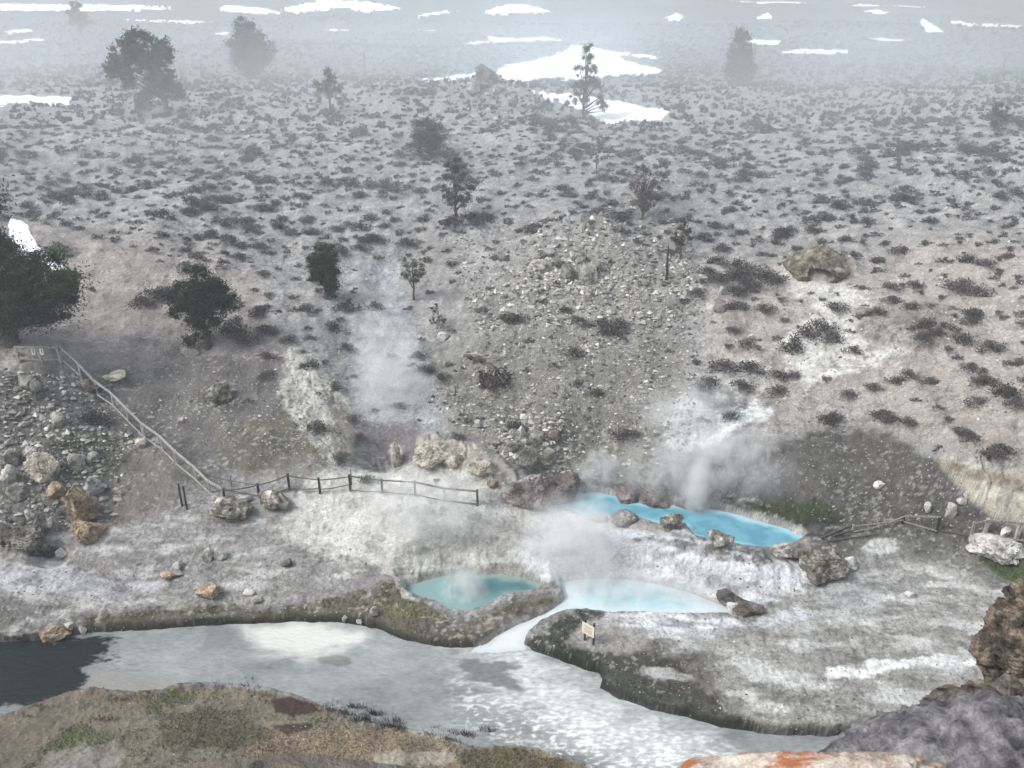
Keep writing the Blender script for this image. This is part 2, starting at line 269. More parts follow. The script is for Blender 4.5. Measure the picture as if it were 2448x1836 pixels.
# white mound between the pools
paint([(1290,1208),(1350,1224),(1450,1244),(1640,1262),(1670,1290),(1800,1316),(1900,1330),(1960,1380),(1900,1420),(1820,1450),(1760,1462),(1600,1400),(1500,1385),(1400,1382),(1340,1395),(1300,1380),(1320,1320),(1420,1300),(1400,1250)], (204,206,208), 9, 12, .97, .15)
paint([(1500,1290),(1560,1278),(1640,1290),(1740,1320),(1850,1340),(1830,1350),(1720,1340),(1620,1310),(1540,1300)], (84,80,72), 4, 12, .85, .2, .5)
paint([(1600,1340),(1750,1360),(1850,1420),(1750,1425),(1650,1395)], (160,160,158), 16, 16, .6, .1, .5)
paint([(1450,1240),(1560,1250),(1640,1270),(1660,1290),(1560,1275),(1460,1262)], (150,140,118), 5, 10, .7, .3, .5)
paint([(1690,1305),(1850,1318),(1920,1300),(1990,1290),(2050,1310),(1990,1350),(1880,1350)], (96,92,80), 7, 12, .9, .4, .3)
paint([(1420,1150),(1560,1165),(1700,1180),(1820,1200),(1930,1250),(1960,1285),(1926,1288),(1880,1266),(1740,1226),(1580,1208),(1500,1198),(1430,1180)], (58,52,46), 8, 12, .92, .3, .2)
paint([(1790,1200),(1900,1215),(1950,1270),(1900,1265),(1820,1235)], (56,68,36), 8, 10, .85, .1, .3)
paint([(1930,1225),(2010,1240),(2030,1285),(1950,1300),(1925,1275)], (44,44,38), 8, 12, .85, .1, .2)
paint([(1460,1462),(1640,1476),(1770,1480),(1780,1502),(1640,1512),(1500,1498)], (222,224,226), 7, 8, .95, .0, .1)
paint([(1560,1484),(1700,1486),(1720,1496),(1580,1497)], (164,164,172), 4, 5, .8)
paint([(1300,1240),(1420,1250),(1440,1320),(1380,1372),(1300,1378),(1230,1330)], (200,200,204), 20, 18, .8, .05)
paint([(1500,1385),(1600,1400),(1700,1440),(1760,1462),(1800,1462),(1780,1440),(1700,1425),(1600,1385)], (128,124,120), 7, 9, .8, .1, .3)
dk = sm(.42, .26, COL[..., 1])
fl = sm(.36, .66, fbm(GXX/.42+5, SV/.42, 3, 95)+.35*N1)*sm(1140, 1200, PY)*(.25+.75*dk); COL[..., :3] *= (1-.34*fl)[..., None]
fl2 = sm(.34, .62, fbm(GXX/.26+9, SV/.26, 2, 96)+.5*fbm(GXX/2.4, SV/2.4, 2, 97))*sm(560, 640, PY)*dk; COL[..., :3] *= (1-.27*fl2*(1-.5*sm(950, 850, PY)))[..., None]
fl3 = sm(.46, .75, fbm(GXX/.34+19, SV/.34, 2, 98)-.5*fbm(GXX/2.8, SV/2.8, 2, 99))*sm(560, 640, PY)*dk; COL[..., :3] = COL[..., :3]*(1-.4*fl3[..., None])+alb((190,188,180))*.4*fl3[..., None]
crust = sm(.30, .55, fbm(GXX/1.3+3, SV/1.3, 4, 92)+.3*N2)*sm(1130, 1180, PY)*(1-dk); COL[..., :3] *= (1-.34*crust)[..., None]   # stained patches in the white crust
tr = np.maximum(zone([(1440,1470),(1770,1480),(1900,1400),(2150,1340),(2448,1410),(2900,1500),(2900,1700),(2060,1730),(1800,1700),(1560,1640)], 20, 20), .8*zone([(-300,1330),(330,1250),(640,1190),(900,1350),(880,1430),(-300,1500)], 20, 20))
wc_ = sm(.05, .55, fbm(GXX/2.6+7, SV/1.2, 4, 88))*tr*.75; COL[..., :3] = COL[..., :3]*(1-wc_[..., None])+alb((192,191,186))*wc_[..., None]
dc_ = sm(.10, .6, fbm(GXX/2.2+27, SV/1.0, 4, 89))*tr*.55; COL[..., :3] = COL[..., :3]*(1-dc_[..., None])+alb((112,108,96))*dc_[..., None]
# near bank
paint([(-900,1650),(200,1640),(450,1630),(700,1660),(880,1730),(1000,1760),(1400,1820),(1500,2300),(-900,2300)], (130,121,98), 10, 12, .97, .1, .15)
paint([(-400,1690),(150,1650),(400,1660),(380,1720),(180,1760),(60,1836),(-400,1900)], (122,112,94), 14, 18, .9, .4, .3)
paint([(600,1760),(900,1740),(1100,1790),(1300,1800),(1400,1836),(900,1900),(560,1880)], (164,146,116), 26, 24, .85, .05)
paint([(880,1795),(1000,1790),(1100,1805),(1060,1830),(900,1825)], (186,172,148), 8, 14, .8, .05, .3)
paint([(1090,1800),(1220,1790),(1380,1826),(1300,1860),(1120,1860)], (104,96,66), 10, 10, .8)
paint([(350,1670),(400,1645),(470,1650),(470,1680),(400,1695),(350,1700)], (92,104,60), 14, 16, .7)
paint([(150,1750),(200,1735),(260,1770),(180,1790),(90,1800)], (112,122,72), 9, 14, .8, .1, .3)
paint([(380,1700),(560,1690),(640,1750),(560,1790),(400,1780)], (94,92,66), 20, 20, .7, 0, .3)
paint([(650,1672),(690,1660),(745,1680),(765,1700),(700,1712),(655,1705)], (66,48,40), 4, 5, .95)
paint([(655,1735),(745,1728),(750,1742),(690,1755)], (64,46,40), 4, 4, .9)
paint([(560,1645),(640,1650),(660,1668),(600,1662)], (88,62,44), 4, 6, .7)
paint([(120,1800),(300,1780),(300,1836),(100,1850)], (156,150,140), 12, 16, .7, .2, .3)
# dark rim right at the creek edge; white scale round the hot pools
rim = sm(-7, -1, wr_sd)*sm(3, -1, wr_sd); COL[..., :3] *= (1-.6*rim)[..., None]
for sdp, k in ((wa_sd, .55), (wb_sd, .45), (wc_sd, .6)):
    r_ = (sm(-8, -2, sdp)*k*(.5+.5*sm(-.2, .3, N2)))[..., None]; COL[..., :3] = COL[..., :3]*(1-r_)+r_*alb((214,212,204))
NX_ = fbm(GXX/1.6+40, SV/1.3, 4, 91); COL[..., :3] *= np.clip(1+.22*NX_+.12*N2+.16*N3, .45, 1.6)[..., None]
COL = np.clip(COL, .01, .95)
# ------------------------------------------------------------------ mesh helpers
def mesh_np(name, V, Fc, cols=None, smooth=True, mat=None):
    """Fc: (n,3) or (n,4) int array"""
    me = bpy.data.meshes.new(name); k = Fc.shape[1]
    me.vertices.add(len(V)); me.vertices.foreach_set('co', np.ascontiguousarray(V, np.float32).ravel())
    me.loops.add(Fc.size); me.loops.foreach_set('vertex_index', np.ascontiguousarray(Fc, np.int32).ravel())
    me.polygons.add(len(Fc)); me.polygons.foreach_set('loop_start', np.arange(0, Fc.size, k, dtype=np.int32))
    me.polygons.foreach_set('use_smooth', np.full(len(Fc), smooth))
    if cols is not None:
        a = me.color_attributes.new('Col', 'FLOAT_COLOR', 'POINT'); c4 = np.ones((len(V), 4), np.float32); c4[:, :cols.shape[1]] = cols
        a.data.foreach_set('color', c4.ravel())
    me.update(calc_edges=True); me.validate(clean_customdata=False)
    if mat: me.materials.append(mat)
    return me
def link(name, me, parent=None, loc=None):
    o = bpy.data.objects.new(name, me); C.objects.link(o)
    if parent is not None: o.parent = parent
    if loc is not None: o.location = loc
    return o
def tag(o, label=None, cat=None, group=None, kind=None):
    if label: o['label'] = label
    if cat: o['category'] = cat
    if group: o['group'] = group
    if kind: o['kind'] = kind
    return o
def new_mat(name):
    m = bpy.data.materials.new(name); m.use_nodes = True; t = m.node_tree; b = t.nodes['Principled BSDF']
    b.inputs['Specular IOR Level'].default_value = .25
    return m, t, b
def nd(t, ty, **kw):
    x = t.nodes.new(ty)
    for k, v in kw.items():
        if k in x.inputs: x.inputs[k].default_value = v
        else: setattr(x, k, v)
    return x
def grid_faces(mask_idx):
    """faces of the big grid whose four corners are all in the mask; returns vertex remap"""
    m = mask_idx[:-1, :-1] & mask_idx[1:, :-1] & mask_idx[:-1, 1:] & mask_idx[1:, 1:]
    r, c = np.nonzero(m); q = np.stack([r*NC+c, r*NC+c+1, (r+1)*NC+c+1, (r+1)*NC+c], 1)
    u, inv = np.unique(q, return_inverse=True); return u, inv.reshape(q.shape)
# ground material
def ground_material(name, vertex=True, col=(.2, .19, .17, 1)):
    m, t, b = new_mat(name); L = t.links; tc = nd(t, 'ShaderNodeTexCoord'); b.inputs['Roughness'].default_value = .95
    n1 = nd(t, 'ShaderNodeTexNoise', Scale=9.0, Detail=6.0, Roughness=.7); L.new(tc.outputs['Object'], n1.inputs['Vector'])
    n2 = nd(t, 'ShaderNodeTexNoise', Scale=2.2, Detail=4.0); L.new(tc.outputs['Object'], n2.inputs['Vector'])
    mr = nd(t, 'ShaderNodeMapRange'); mr.inputs['To Min'].default_value = .55; mr.inputs['To Max'].default_value = 1.45
    mr.inputs['From Min'].default_value = .25; mr.inputs['From Max'].default_value = .75
    L.new(n1.outputs['Fac'], mr.inputs['Value'])
    mul = nd(t, 'ShaderNodeVectorMath', operation='SCALE')
    if vertex:
        vc = nd(t, 'ShaderNodeVertexColor'); vc.layer_name = 'Col'; L.new(vc.outputs['Color'], mul.inputs[0])
    else:
        mul.inputs[0].default_value = col[:3]
    L.new(mr.outputs[0], mul.inputs['Scale'])
    vo = nd(t, 'ShaderNodeTexVoronoi', Scale=8.5); L.new(tc.outputs['Object'], vo.inputs['Vector'])
    sx = nd(t, 'ShaderNodeSeparateColor'); L.new(vo.outputs['Color'], sx.inputs[0])
    th = nd(t, 'ShaderNodeMath', operation='MULTIPLY'); th.inputs[1].default_value = -.22
    if vertex: L.new(vc.outputs['Alpha'], th.inputs[0])
    else: th.inputs[0].default_value = .5
    ad = nd(t, 'ShaderNodeMath', operation='ADD'); ad.inputs[1].default_value = 1.0; L.new(th.outputs[0], ad.inputs[0])
    gt = nd(t, 'ShaderNodeMath', operation='GREATER_THAN'); L.new(sx.outputs[0], gt.inputs[0]); L.new(ad.outputs[0], gt.inputs[1])
    lt = nd(t, 'ShaderNodeMath', operation='LESS_THAN'); L.new(vo.outputs['Distance'], lt.inputs[0]); lt.inputs[1].default_value = .30
    an = nd(t, 'ShaderNodeMath', operation='MULTIPLY'); L.new(gt.outputs[0], an.inputs[0]); L.new(lt.outputs[0], an.inputs[1])
    st = nd(t, 'ShaderNodeMapRange'); L.new(sx.outputs[1], st.inputs['Value']); st.inputs['To Min'].default_value = .06; st.inputs['To Max'].default_value = .42
    cs = nd(t, 'ShaderNodeCombineColor'); L.new(st.outputs[0], cs.inputs[0]); L.new(st.outputs[0], cs.inputs[1])
    s9 = nd(t, 'ShaderNodeMath', operation='MULTIPLY'); s9.inputs[1].default_value = .94; L.new(st.outputs[0], s9.inputs[0]); L.new(s9.outputs[0], cs.inputs[2])
    mx = nd(t, 'ShaderNodeMix', data_type='RGBA'); L.new(an.outputs[0], mx.inputs[0]); L.new(mul.outputs[0], mx.inputs[6]); L.new(cs.outputs[0], mx.inputs[7])
    L.new(mx.outputs[2], b.inputs['Base Color'])
    bp = nd(t, 'ShaderNodeBump', Strength=.7, Distance=.12)
    hh = nd(t, 'ShaderNodeMath', operation='MULTIPLY_ADD'); L.new(an.outputs[0], hh.inputs[0]); hh.inputs[1].default_value = .5; L.new(n1.outputs['Fac'], hh.inputs[2])
    L.new(hh.outputs[0], bp.inputs['Height']); L.new(bp.outputs[0], b.inputs['Normal'])
    return m
M_GROUND = ground_material('sandy_ground')
V = np.stack([GXX, GYY, Z], -1).reshape(-1, 3)
u, q = grid_faces(np.ones(Z.shape, bool))
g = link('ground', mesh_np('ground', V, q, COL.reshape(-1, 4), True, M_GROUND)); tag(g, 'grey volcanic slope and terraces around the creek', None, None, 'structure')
# heights lookup
def ground_z(x, y):
    r = np.interp(y, rows_y, np.arange(NR)); c = np.interp(x/wrow(y), cols_u, np.arange(NC))
    r0 = np.minimum(np.floor(r).astype(int), NR-2); c0 = np.minimum(np.floor(c).astype(int), NC-2); fr = r-r0; fc = c-c0
    return (Z[r0, c0]*(1-fr)+Z[r0+1, c0]*fr)*(1-fc)+(Z[r0, c0+1]*(1-fr)+Z[r0+1, c0+1]*fr)*fc
# photo-pixel -> nearest visible ground point
BW, BH, OX, OY = 1500, 1050, -280, -120
bx = ((PX-OX)/2).astype(int); by = ((PY-OY)/2).astype(int); ok = (bx >= 0) & (bx < BW) & (by >= 0) & (by < BH) & (GYY < 3000)
LUT = np.full(BW*BH, -1, np.int64); idx = np.nonzero(ok.ravel())[0]; o_ = np.argsort(-WD.ravel()[idx], kind='stable'); idx = idx[o_]
LUT[by.ravel()[idx]*BW+bx.ravel()[idx]] = idx; LUT = LUT.reshape(BH, BW)
def at(px, py):
    i = int((px-OX)/2); j = int((py-OY)/2)
    for r in range(0, 12):
        s = LUT[max(0, j-r):j+r+1, max(0, i-r):i+r+1]; s = s[s >= 0]
        if len(s):
            k = s[np.argmin((PX.flat[s]-px)**2+(PY.flat[s]-py)**2)]; return Vector(V[k])
    return Vector((*at_z(px, py, 1), 1))
def mpp(p):  # metres per photo pixel at a point
    return (p.y*cP+(H-p.z)*sP)/F
# the wall of the near side below the viewpoint
nx = np.linspace(-70, 70, 260); ny = np.concatenate([np.linspace(-30, 2, 30), np.linspace(2.2, 25, 110)])
NX, NY = np.meshgrid(nx, ny)
NZ = np.interp(NY, [-30, 2.4, 3.2, 5, 8, 15, 20, 22.5, 25], [25.2, 25.2, 24.0, 21, 17, 9, 3.2, .2, -1.2]) + (.35*fbm(NX/2.5, NY/2.5, 4, 40)+.2*fbm(NX/.8, NY/.8, 3, 41))*sm(25, 20, NY)*sm(1, 4, NY)
NV = np.stack([NX, NY, NZ], -1).reshape(-1, 3); r, c = np.mgrid[0:len(ny)-1, 0:len(nx)-1]; r = r.ravel(); c = c.ravel(); w_ = len(nx)
NF = np.stack([r*w_+c, r*w_+c+1, (r+1)*w_+c+1, (r+1)*w_+c], 1)
o = link('terrain', mesh_np('terrain', NV, NF, None, True, ground_material('near_cliff_soil', False, (.16, .14, .12, 1)))); tag(o, 'steep near side of the gorge under the viewpoint', None, None, 'structure')
# ------------------------------------------------------------------ water
def water_material(name, rough=.08, bump=.25, scale=1.6, spec=.5):
    m, t, b = new_mat(name); L = t.links; b.inputs['Specular IOR Level'].default_value = spec
    vc = nd(t, 'ShaderNodeVertexColor'); vc.layer_name = 'Col'; L.new(vc.outputs['Color'], b.inputs['Base Color'])
    b.inputs['Roughness'].default_value = rough; b.inputs['IOR'].default_value = 1.33
    tc = nd(t, 'ShaderNodeTexCoord'); mp = nd(t, 'ShaderNodeMapping'); mp.inputs['Scale'].default_value = (1, 1.9, 1); mp.inputs['Rotation'].default_value = (0, 0, .35)
    L.new(tc.outputs['Object'], mp.inputs['Vector'])
    n1 = nd(t, 'ShaderNodeTexNoise', Scale=scale, Detail=5.0, Roughness=.6, Distortion=.4); L.new(mp.outputs[0], n1.inputs['Vector'])
    bp = nd(t, 'ShaderNodeBump', Strength=bump, Distance=.15); L.new(n1.outputs['Fac'], bp.inputs['Height']); L.new(bp.outputs[0], b.inputs['Normal'])
    return m
def water_sheet(name, sd, zw, colf, mat, label, pad=6):
    m = sd > -pad; uu, qq = grid_faces(m); vx = GXX.flat[uu]; vy = GYY.flat[uu]; vz = np.broadcast_to(zw, Z.shape).flat[uu].copy()
    X, Y, _ = project(vx, vy, vz); cc = colf(X, Y, vx, vy, sd.flat[uu])
    o = link(name, mesh_np(name, np.stack([vx, vy, vz], -1), qq, np.clip(cc, .003, .95), True, mat)); tag(o, label, None, None, 'structure'); return o
def mixc(a, b, f): return a*(1-f[:, None])+b*f[:, None]
def river_col(X, Y, x, y, sd):
    c = np.tile(alb((152,158,156)), (len(X), 1))  # milky base; its pale grey also stands in for sky reflection
    n = fbm(x/1.5, y/.7, 4, 50); n2 = fbm(x/5, y/3, 3, 51); fine = fbm(x/.35, y/.16, 3, 52)
    c = c*np.clip(1+.16*n+.22*n2+.14*fine, .35, 2)[:, None]
    # milky white where hot water pours in and drifts down; near-black reflection of dark trees painted in at left
    milk = sm(-60, 60, sdist([(1150,1540),(1260,1545),(1320,1600),(1500,1700),(1700,1760),(1750,1836),(1500,1836),(1330,1760),(1200,1680),(1080,1590),(1090,1550)], X, Y, 120)+30*n)
    c = mixc(c, alb((222,225,220)), milk*np.clip(.6+.35*fine, 0, .95))
    m2 = sm(-25, 25, sdist([(560,1490),(760,1485),(880,1520),(760,1580),(640,1560)], X, Y, 80)+15*n); c = mixc(c, alb((236,234,222)), m2*.65)
    pale_flecks = sm(.1, .5, fine+.4*n)*sm(-40, 60, sdist([(1090,1640),(1400,1700),(1750,1790),(1700,1900),(1400,1900),(1100,1720)], X, Y, 120))  # near-white flecks from noise over the lower creek
    c = mixc(c, alb((236,238,232)), pale_flecks*.7)
    s1 = sm(-14, 14, sdist([(1080,1565),(1150,1560),(1230,1600),(1260,1660),(1180,1640),(1100,1600)], X, Y, 60)+26*n); c = mixc(c, alb((92,98,100)), s1*.8)
    s2 = sm(-8, 8, sdist([(740,1570),(810,1575),(840,1590),(770,1590)], X, Y, 40)+26*n); c = mixc(c, alb((100,98,84)), s2*.6)
    s3 = sm(-10, 10, sdist([(500,1490),(580,1495),(560,1550),(480,1560)], X, Y, 50)+26*n); c = mixc(c, alb((124,126,122)), s3*.55)
    s4 = sm(-10, 10, sdist([(1180,1700),(1300,1690),(1220,1730),(1290,1790),(1360,1800),(1250,1780)], X, Y, 50)+26*n); c = mixc(c, alb((150,150,146)), s4*.5)
    dark_refl = sm(-14, 14, sdist([(-900,1500),(262,1515),(268,1560),(222,1580),(200,1640),(180,1680),(-900,1800)], X, Y, 60)+24*n+18*fine); c = mixc(c, np.array([.005, .009, .010]), dark_refl*.98)  # mirrored dark trees painted as near-black water colour
    mud = sm(-12, 12, sdist([(190,1640),(220,1600),(420,1620),(400,1680),(200,1690)], X, Y, 60)+12*n)*(1-dark_refl); c = mixc(c, alb((156,150,140)), mud*.7)
    return c
def pool_a_col(X, Y, x, y, sd):
    n = fbm(x/1.2, y/.8, 3, 60); c = np.tile(alb((104,172,192)), (len(X), 1)); c = mixc(c, alb((74,150,174)), sm(.0, .8, n+.2)*.7)
    c = mixc(c, alb((150,200,212)), sm(13, 1, sd+4*n)*.9); left = sm(1450, 1330, X); c = mixc(c, alb((170,208,212)), left*.6); return c
def pool_b_col(X, Y, x, y, sd):
    n = fbm(x/1.0, y/.7, 3, 61); c = np.tile(alb((128,170,168)), (len(X), 1)); d = sm(-20, 20, sdist([(1060,1372),(1290,1385),(1280,1415),(1200,1420),(1090,1410)], X, Y, 60)+8*n)
    c = mixc(c, alb((48,110,118)), d*.85); c = mixc(c, alb((146,172,160)), sm(14, 1, sd+4*n)*.8); return c
def pool_c_col(X, Y, x, y, sd):
    n = fbm(x/1.1, y/.7, 3, 62); c = np.tile(alb((190,210,212)), (len(X), 1))
    d = sm(-16, 20, sdist([(1400,1395),(1560,1400),(1700,1440),(1640,1462),(1480,1455),(1400,1440)], X, Y, 60)+6*n); c = mixc(c, alb((158,198,204)), d*.8)
    ch = sm(1455, 1480, Y)*sm(1420, 1360, X); c = mixc(c, alb((208,214,212)), ch*.9)
    sh = sm(1465, 1475, Y)*sm(1400, 1450, X); c = mixc(c, alb((200,206,210)), sh*.8)
    fine = fbm(x/.3, y/.2, 2, 63); c = c*(1+.06*n+.05*fine)[:, None]; c = mixc(c, alb((198,206,208)), sm(1570, 1730, X+60*n)*.9); c = mixc(c, alb((192,202,203)), sm(12, 1, sd+4*n)*.85); return c
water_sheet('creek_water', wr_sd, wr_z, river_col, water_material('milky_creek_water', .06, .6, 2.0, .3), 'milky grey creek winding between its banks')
water_sheet('pool_water', wa_sd, wa_z, pool_a_col, water_material('blue_pool_water', .1, .15, 3, .4), 'bright blue hot spring pool at the foot of the slope')
water_sheet('pool_water', wb_sd, wb_z, pool_b_col, water_material('teal_pool_water', .1, .15, 3, .4), 'teal round pool on the terrace above the creek')
water_sheet('pool_water', wc_sd, wc_z, pool_c_col, water_material('pale_pool_water', .12, .3, 4, .4), 'pale blue milky pool draining into the creek')

# ------------------------------------------------------------------ snow
def mat_snow():
    m, t, b = new_mat('old_snow'); L = t.links; tc = nd(t, 'ShaderNodeTexCoord'); n1 = nd(t, 'ShaderNodeTexNoise', Scale=1.2, Detail=5.0); L.new(tc.outputs['Object'], n1.inputs['Vector'])
    cr_ = nd(t, 'ShaderNodeValToRGB'); cr_.color_ramp.elements[0].color = (.78, .82, .88, 1); cr_.color_ramp.elements[1].color = (.93, .94, .96, 1); L.new(n1.outputs['Fac'], cr_.inputs[0]); L.new(cr_.outputs[0], b.inputs['Base Color'])
    b.inputs['Roughness'].default_value = .8; bp = nd(t, 'ShaderNodeBump', Strength=.3, Distance=.2); L.new(n1.outputs['Fac'], bp.inputs['Height']); L.new(bp.outputs[0], b.inputs['Normal']); return m
M_SNOW = mat_snow(); KS = 1.1067
SNOW = [
 ('long snow streak at the far top left behind the pale tree', [(-60,8),(180,8),(300,10),(388,15),(340,25),(200,25),(60,24),(-60,22)]),
 ('flat snow patch at the top edge, right of the long streak', [(465,22),(490,10),(560,16),(620,28),(560,32),(500,28)]),
 ('wide ragged snow field at the top edge behind the big round tree', [(600,20),(640,10),(700,-4),(780,1),(870,15),(860,22),(790,28),(740,18),(700,24),(640,30)]),
 ('small tilted snow patch at the top, left of the arrow-shaped one', [(885,38),(930,26),(960,22),(1000,24),(950,33),(900,40)]),
 ('arrow-shaped snow patch at the top middle of the plain', [(1035,30),(1075,12),(1110,6),(1150,10),(1200,28),(1140,30),(1080,34)]),
 ('small snow patch at the top, right of the arrow-shaped one', [(1425,43),(1460,28),(1480,34),(1470,46)]),
 ('short oval snow patch just right above the columnar juniper', [(1605,92),(1620,84),(1690,88),(1680,97),(1620,98)]),
 ('long flat snow patch in the plain right of the columnar juniper', [(1680,111),(1740,104),(1830,108),(1840,116),(1760,119),(1690,117)]),
 ('steep wedge of snow on the far right plain', [(1980,38),(2000,42),(2042,70),(2010,73),(1990,58)]),
 ('thin snow line running off the far right edge', [(2010,42),(2100,49),(2240,56),(2240,60),(2090,57)]),
 ('tiny snow patch at the top right of the plain', [(1860,24),(1890,19),(1925,26),(1900,33)]),
 ('small hooked snow patch at the top right of the middle', [(1615,40),(1660,27),(1672,38),(1640,43)]),
 ('thin snow strip right of the long flat patch', [(1870,85),(1900,81),(1970,86),(1930,91)]),
 ('largest snow field, a broad wedge behind the pine with open branches', [(1068,152),(1090,143),(1180,122),(1215,110),(1235,97),(1330,110),(1435,123),(1400,127),(1330,119),(1350,130),(1442,152),(1400,163),(1350,160),(1300,172),(1240,175),(1180,170),(1120,179),(1080,173)]),
 ('second snow field, a narrow wedge at the foot of the open pine', [(1145,196),(1220,203),(1300,212),(1400,232),(1452,240),(1430,258),(1380,262),(1310,269),(1260,240),(1180,215)]),
 ('thin snow strip left of the rocky knoll', [(890,173),(960,167),(1062,151),(1050,166),(960,177)]),
 ('ragged snow ribbon above the largest snow field', [(985,94),(1060,88),(1045,79),(1120,82),(1180,79),(1222,88),(1150,89),(1080,93),(1000,96)]),
 ('ragged snow patch at the left edge below the clumped tree', [(-40,208),(60,207),(160,210),(150,229),(60,227),(-40,230)]),
 ('small snow tip at the left edge under the ragged patch', [(-30,247),(20,252),(-30,264)]),
 ('short snow patch near the top left corner', [(5,68),(60,61),(78,68),(20,75)]),
 ('flat snow strip at the left edge below the short patch', [(-30,90),(90,83),(102,88),(20,95)]),
 ('thin snow strip between the pale tree and the round tree', [(255,41),(400,43),(465,46),(420,53),(330,49)]),
 ('tiny snow strip left of the big round tree', [(428,70),(502,69),(490,77)]),
 ('tiny snow strip right of the big round tree', [(688,60),(762,63),(750,69),(700,67)]),
 ('snow patch behind the big dark juniper on the left', [(20,470),(60,485),(85,530),(112,560),(142,580),(152,603),(120,592),(90,562),(50,540),(20,520)]),
 ('thin snow streak at the very top right of the middle', [(1550,2),(1700,1),(1760,8),(1640,9)]),
 ('thin broken snow line at the top right edge', [(1780,10),(1860,8),(1960,13),(2060,14),(1960,17),(1860,14)]),
 ('tiny snow fleck in the middle of the plain', [(900,63),(945,65),(940,68),(905,67)]),
]
NS = fbm(GXX*.35, GYY*.12, 4, 70); NS2 = fbm(GXX*1.2, GYY*.4, 3, 71)
snow_any = np.full(Z.shape, -60.0)
for k, (lab, poly) in enumerate(SNOW):
    P_ = [(a*KS, b*KS) for a, b in poly]; hgt = max(p[1] for p in P_)-min(p[1] for p in P_)
    a_ = min(3.5, hgt*.16); sd = sdist(P_, PX, PY, 30)+a_*NS+a_*.9*NS2
    if lab.startswith('snow patch behind'): sd = sd
    m = (sd > -1.2) & (GYY > 40)
    if m.sum() < 8: continue
    uu, qq = grid_faces(m)
    if not len(qq): continue
    vz = Z.flat[uu] - .04 + .20*sm(-1, 4, sd.flat[uu])
    o = link('snow_patch', mesh_np('snow_patch', np.stack([GXX.flat[uu], GYY.flat[uu], vz], -1), qq, None, True, M_SNOW)); tag(o, lab, 'snow patch')
    snow_any = np.maximum(snow_any, sd)
# ------------------------------------------------------------------ plants
def leaf_quads(P, size, rng, asp=.55):
    """one random quad per point -> verts, faces"""
    n = len(P); a = rng.normal(size=(n, 3)); a /= np.linalg.norm(a, axis=1)[:, None]+1e-9
    b = rng.normal(size=(n, 3)); b -= (a*b).sum(1)[:, None]*a; b /= np.linalg.norm(b, axis=1)[:, None]+1e-9
    s = (size*(.6+.8*rng.random(n)))[:, None] if np.isscalar(size) else size[:, None]
    a = a*s; b = b*s*asp
    Vv = np.stack([P-a, P-b*.9+a*.1, P+a, P+b], 1).reshape(-1, 3); Ff = np.arange(4*n).reshape(n, 4); return Vv, Ff
def foliage_material(name, c1, c2, rough=.85):
    m, t, b = new_mat(name); L = t.links; vc = nd(t, 'ShaderNodeVertexColor'); vc.layer_name = 'Col'
    mx = nd(t, 'ShaderNodeMix', data_type='RGBA'); sep = nd(t, 'ShaderNodeSeparateColor'); L.new(vc.outputs['Color'], sep.inputs[0]); L.new(sep.outputs[0], mx.inputs[0])
    mx.inputs[6].default_value = (*c1, 1); mx.inputs[7].default_value = (*c2, 1)
    oi = nd(t, 'ShaderNodeObjectInfo'); mr = nd(t, 'ShaderNodeMapRange'); mr.inputs['To Min'].default_value = .75; mr.inputs['To Max'].default_value = 1.25; L.new(oi.outputs['Random'], mr.inputs['Value'])
    sc_ = nd(t, 'ShaderNodeVectorMath', operation='SCALE'); L.new(mx.outputs[2], sc_.inputs[0]); L.new(mr.outputs[0], sc_.inputs['Scale']); L.new(sc_.outputs[0], b.inputs['Base Color'])
    b.inputs['Roughness'].default_value = rough; return m
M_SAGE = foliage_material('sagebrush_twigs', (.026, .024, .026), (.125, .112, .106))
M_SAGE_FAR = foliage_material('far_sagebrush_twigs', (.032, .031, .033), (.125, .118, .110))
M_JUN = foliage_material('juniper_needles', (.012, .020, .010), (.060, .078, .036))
M_JUNF = foliage_material('haze_paled_juniper_needles', (.04, .052, .034), (.12, .14, .085))  # paler juniper copy, haze over distant trees painted into the colour
M_PINE = foliage_material('pine_needles', (.04, .045, .032), (.13, .13, .085))
M_PALE = foliage_material('haze_paled_leaves', (.10, .105, .07), (.24, .235, .17))  # whitening by steam and haze painted into the leaf colour
M_DEAD = foliage_material('dead_twigs', (.04, .032, .032), (.13, .105, .10))
def bark(name, c1, c2):
    m, t, b = new_mat(name); L = t.links; tc = nd(t, 'ShaderNodeTexCoord'); mp = nd(t, 'ShaderNodeMapping'); mp.inputs['Scale'].default_value = (9, 9, 2); L.new(tc.outputs['Object'], mp.inputs[0])
    n1 = nd(t, 'ShaderNodeTexNoise', Scale=2.0, Detail=4.0); L.new(mp.outputs[0], n1.inputs['Vector']); r_ = nd(t, 'ShaderNodeValToRGB'); r_.color_ramp.elements[0].position = .35; r_.color_ramp.elements[1].position = .7
    r_.color_ramp.elements[0].color = (*c1, 1); r_.color_ramp.elements[1].color = (*c2, 1); L.new(n1.outputs['Fac'], r_.inputs[0]); L.new(r_.outputs[0], b.inputs['Base Color']); b.inputs['Roughness'].default_value = .9
    bp = nd(t, 'ShaderNodeBump', Strength=.6, Distance=.03); L.new(n1.outputs['Fac'], bp.inputs['Height']); L.new(bp.outputs[0], b.inputs['Normal']); return m
M_BARK = bark('juniper_bark', (.05, .042, .036), (.13, .115, .10)); M_DEADWOOD = bark('bleached_deadwood', (.16, .15, .14), (.55, .53, .50)); M_CHAR = bark('charred_wood', (.015, .014, .014), (.06, .055, .055))
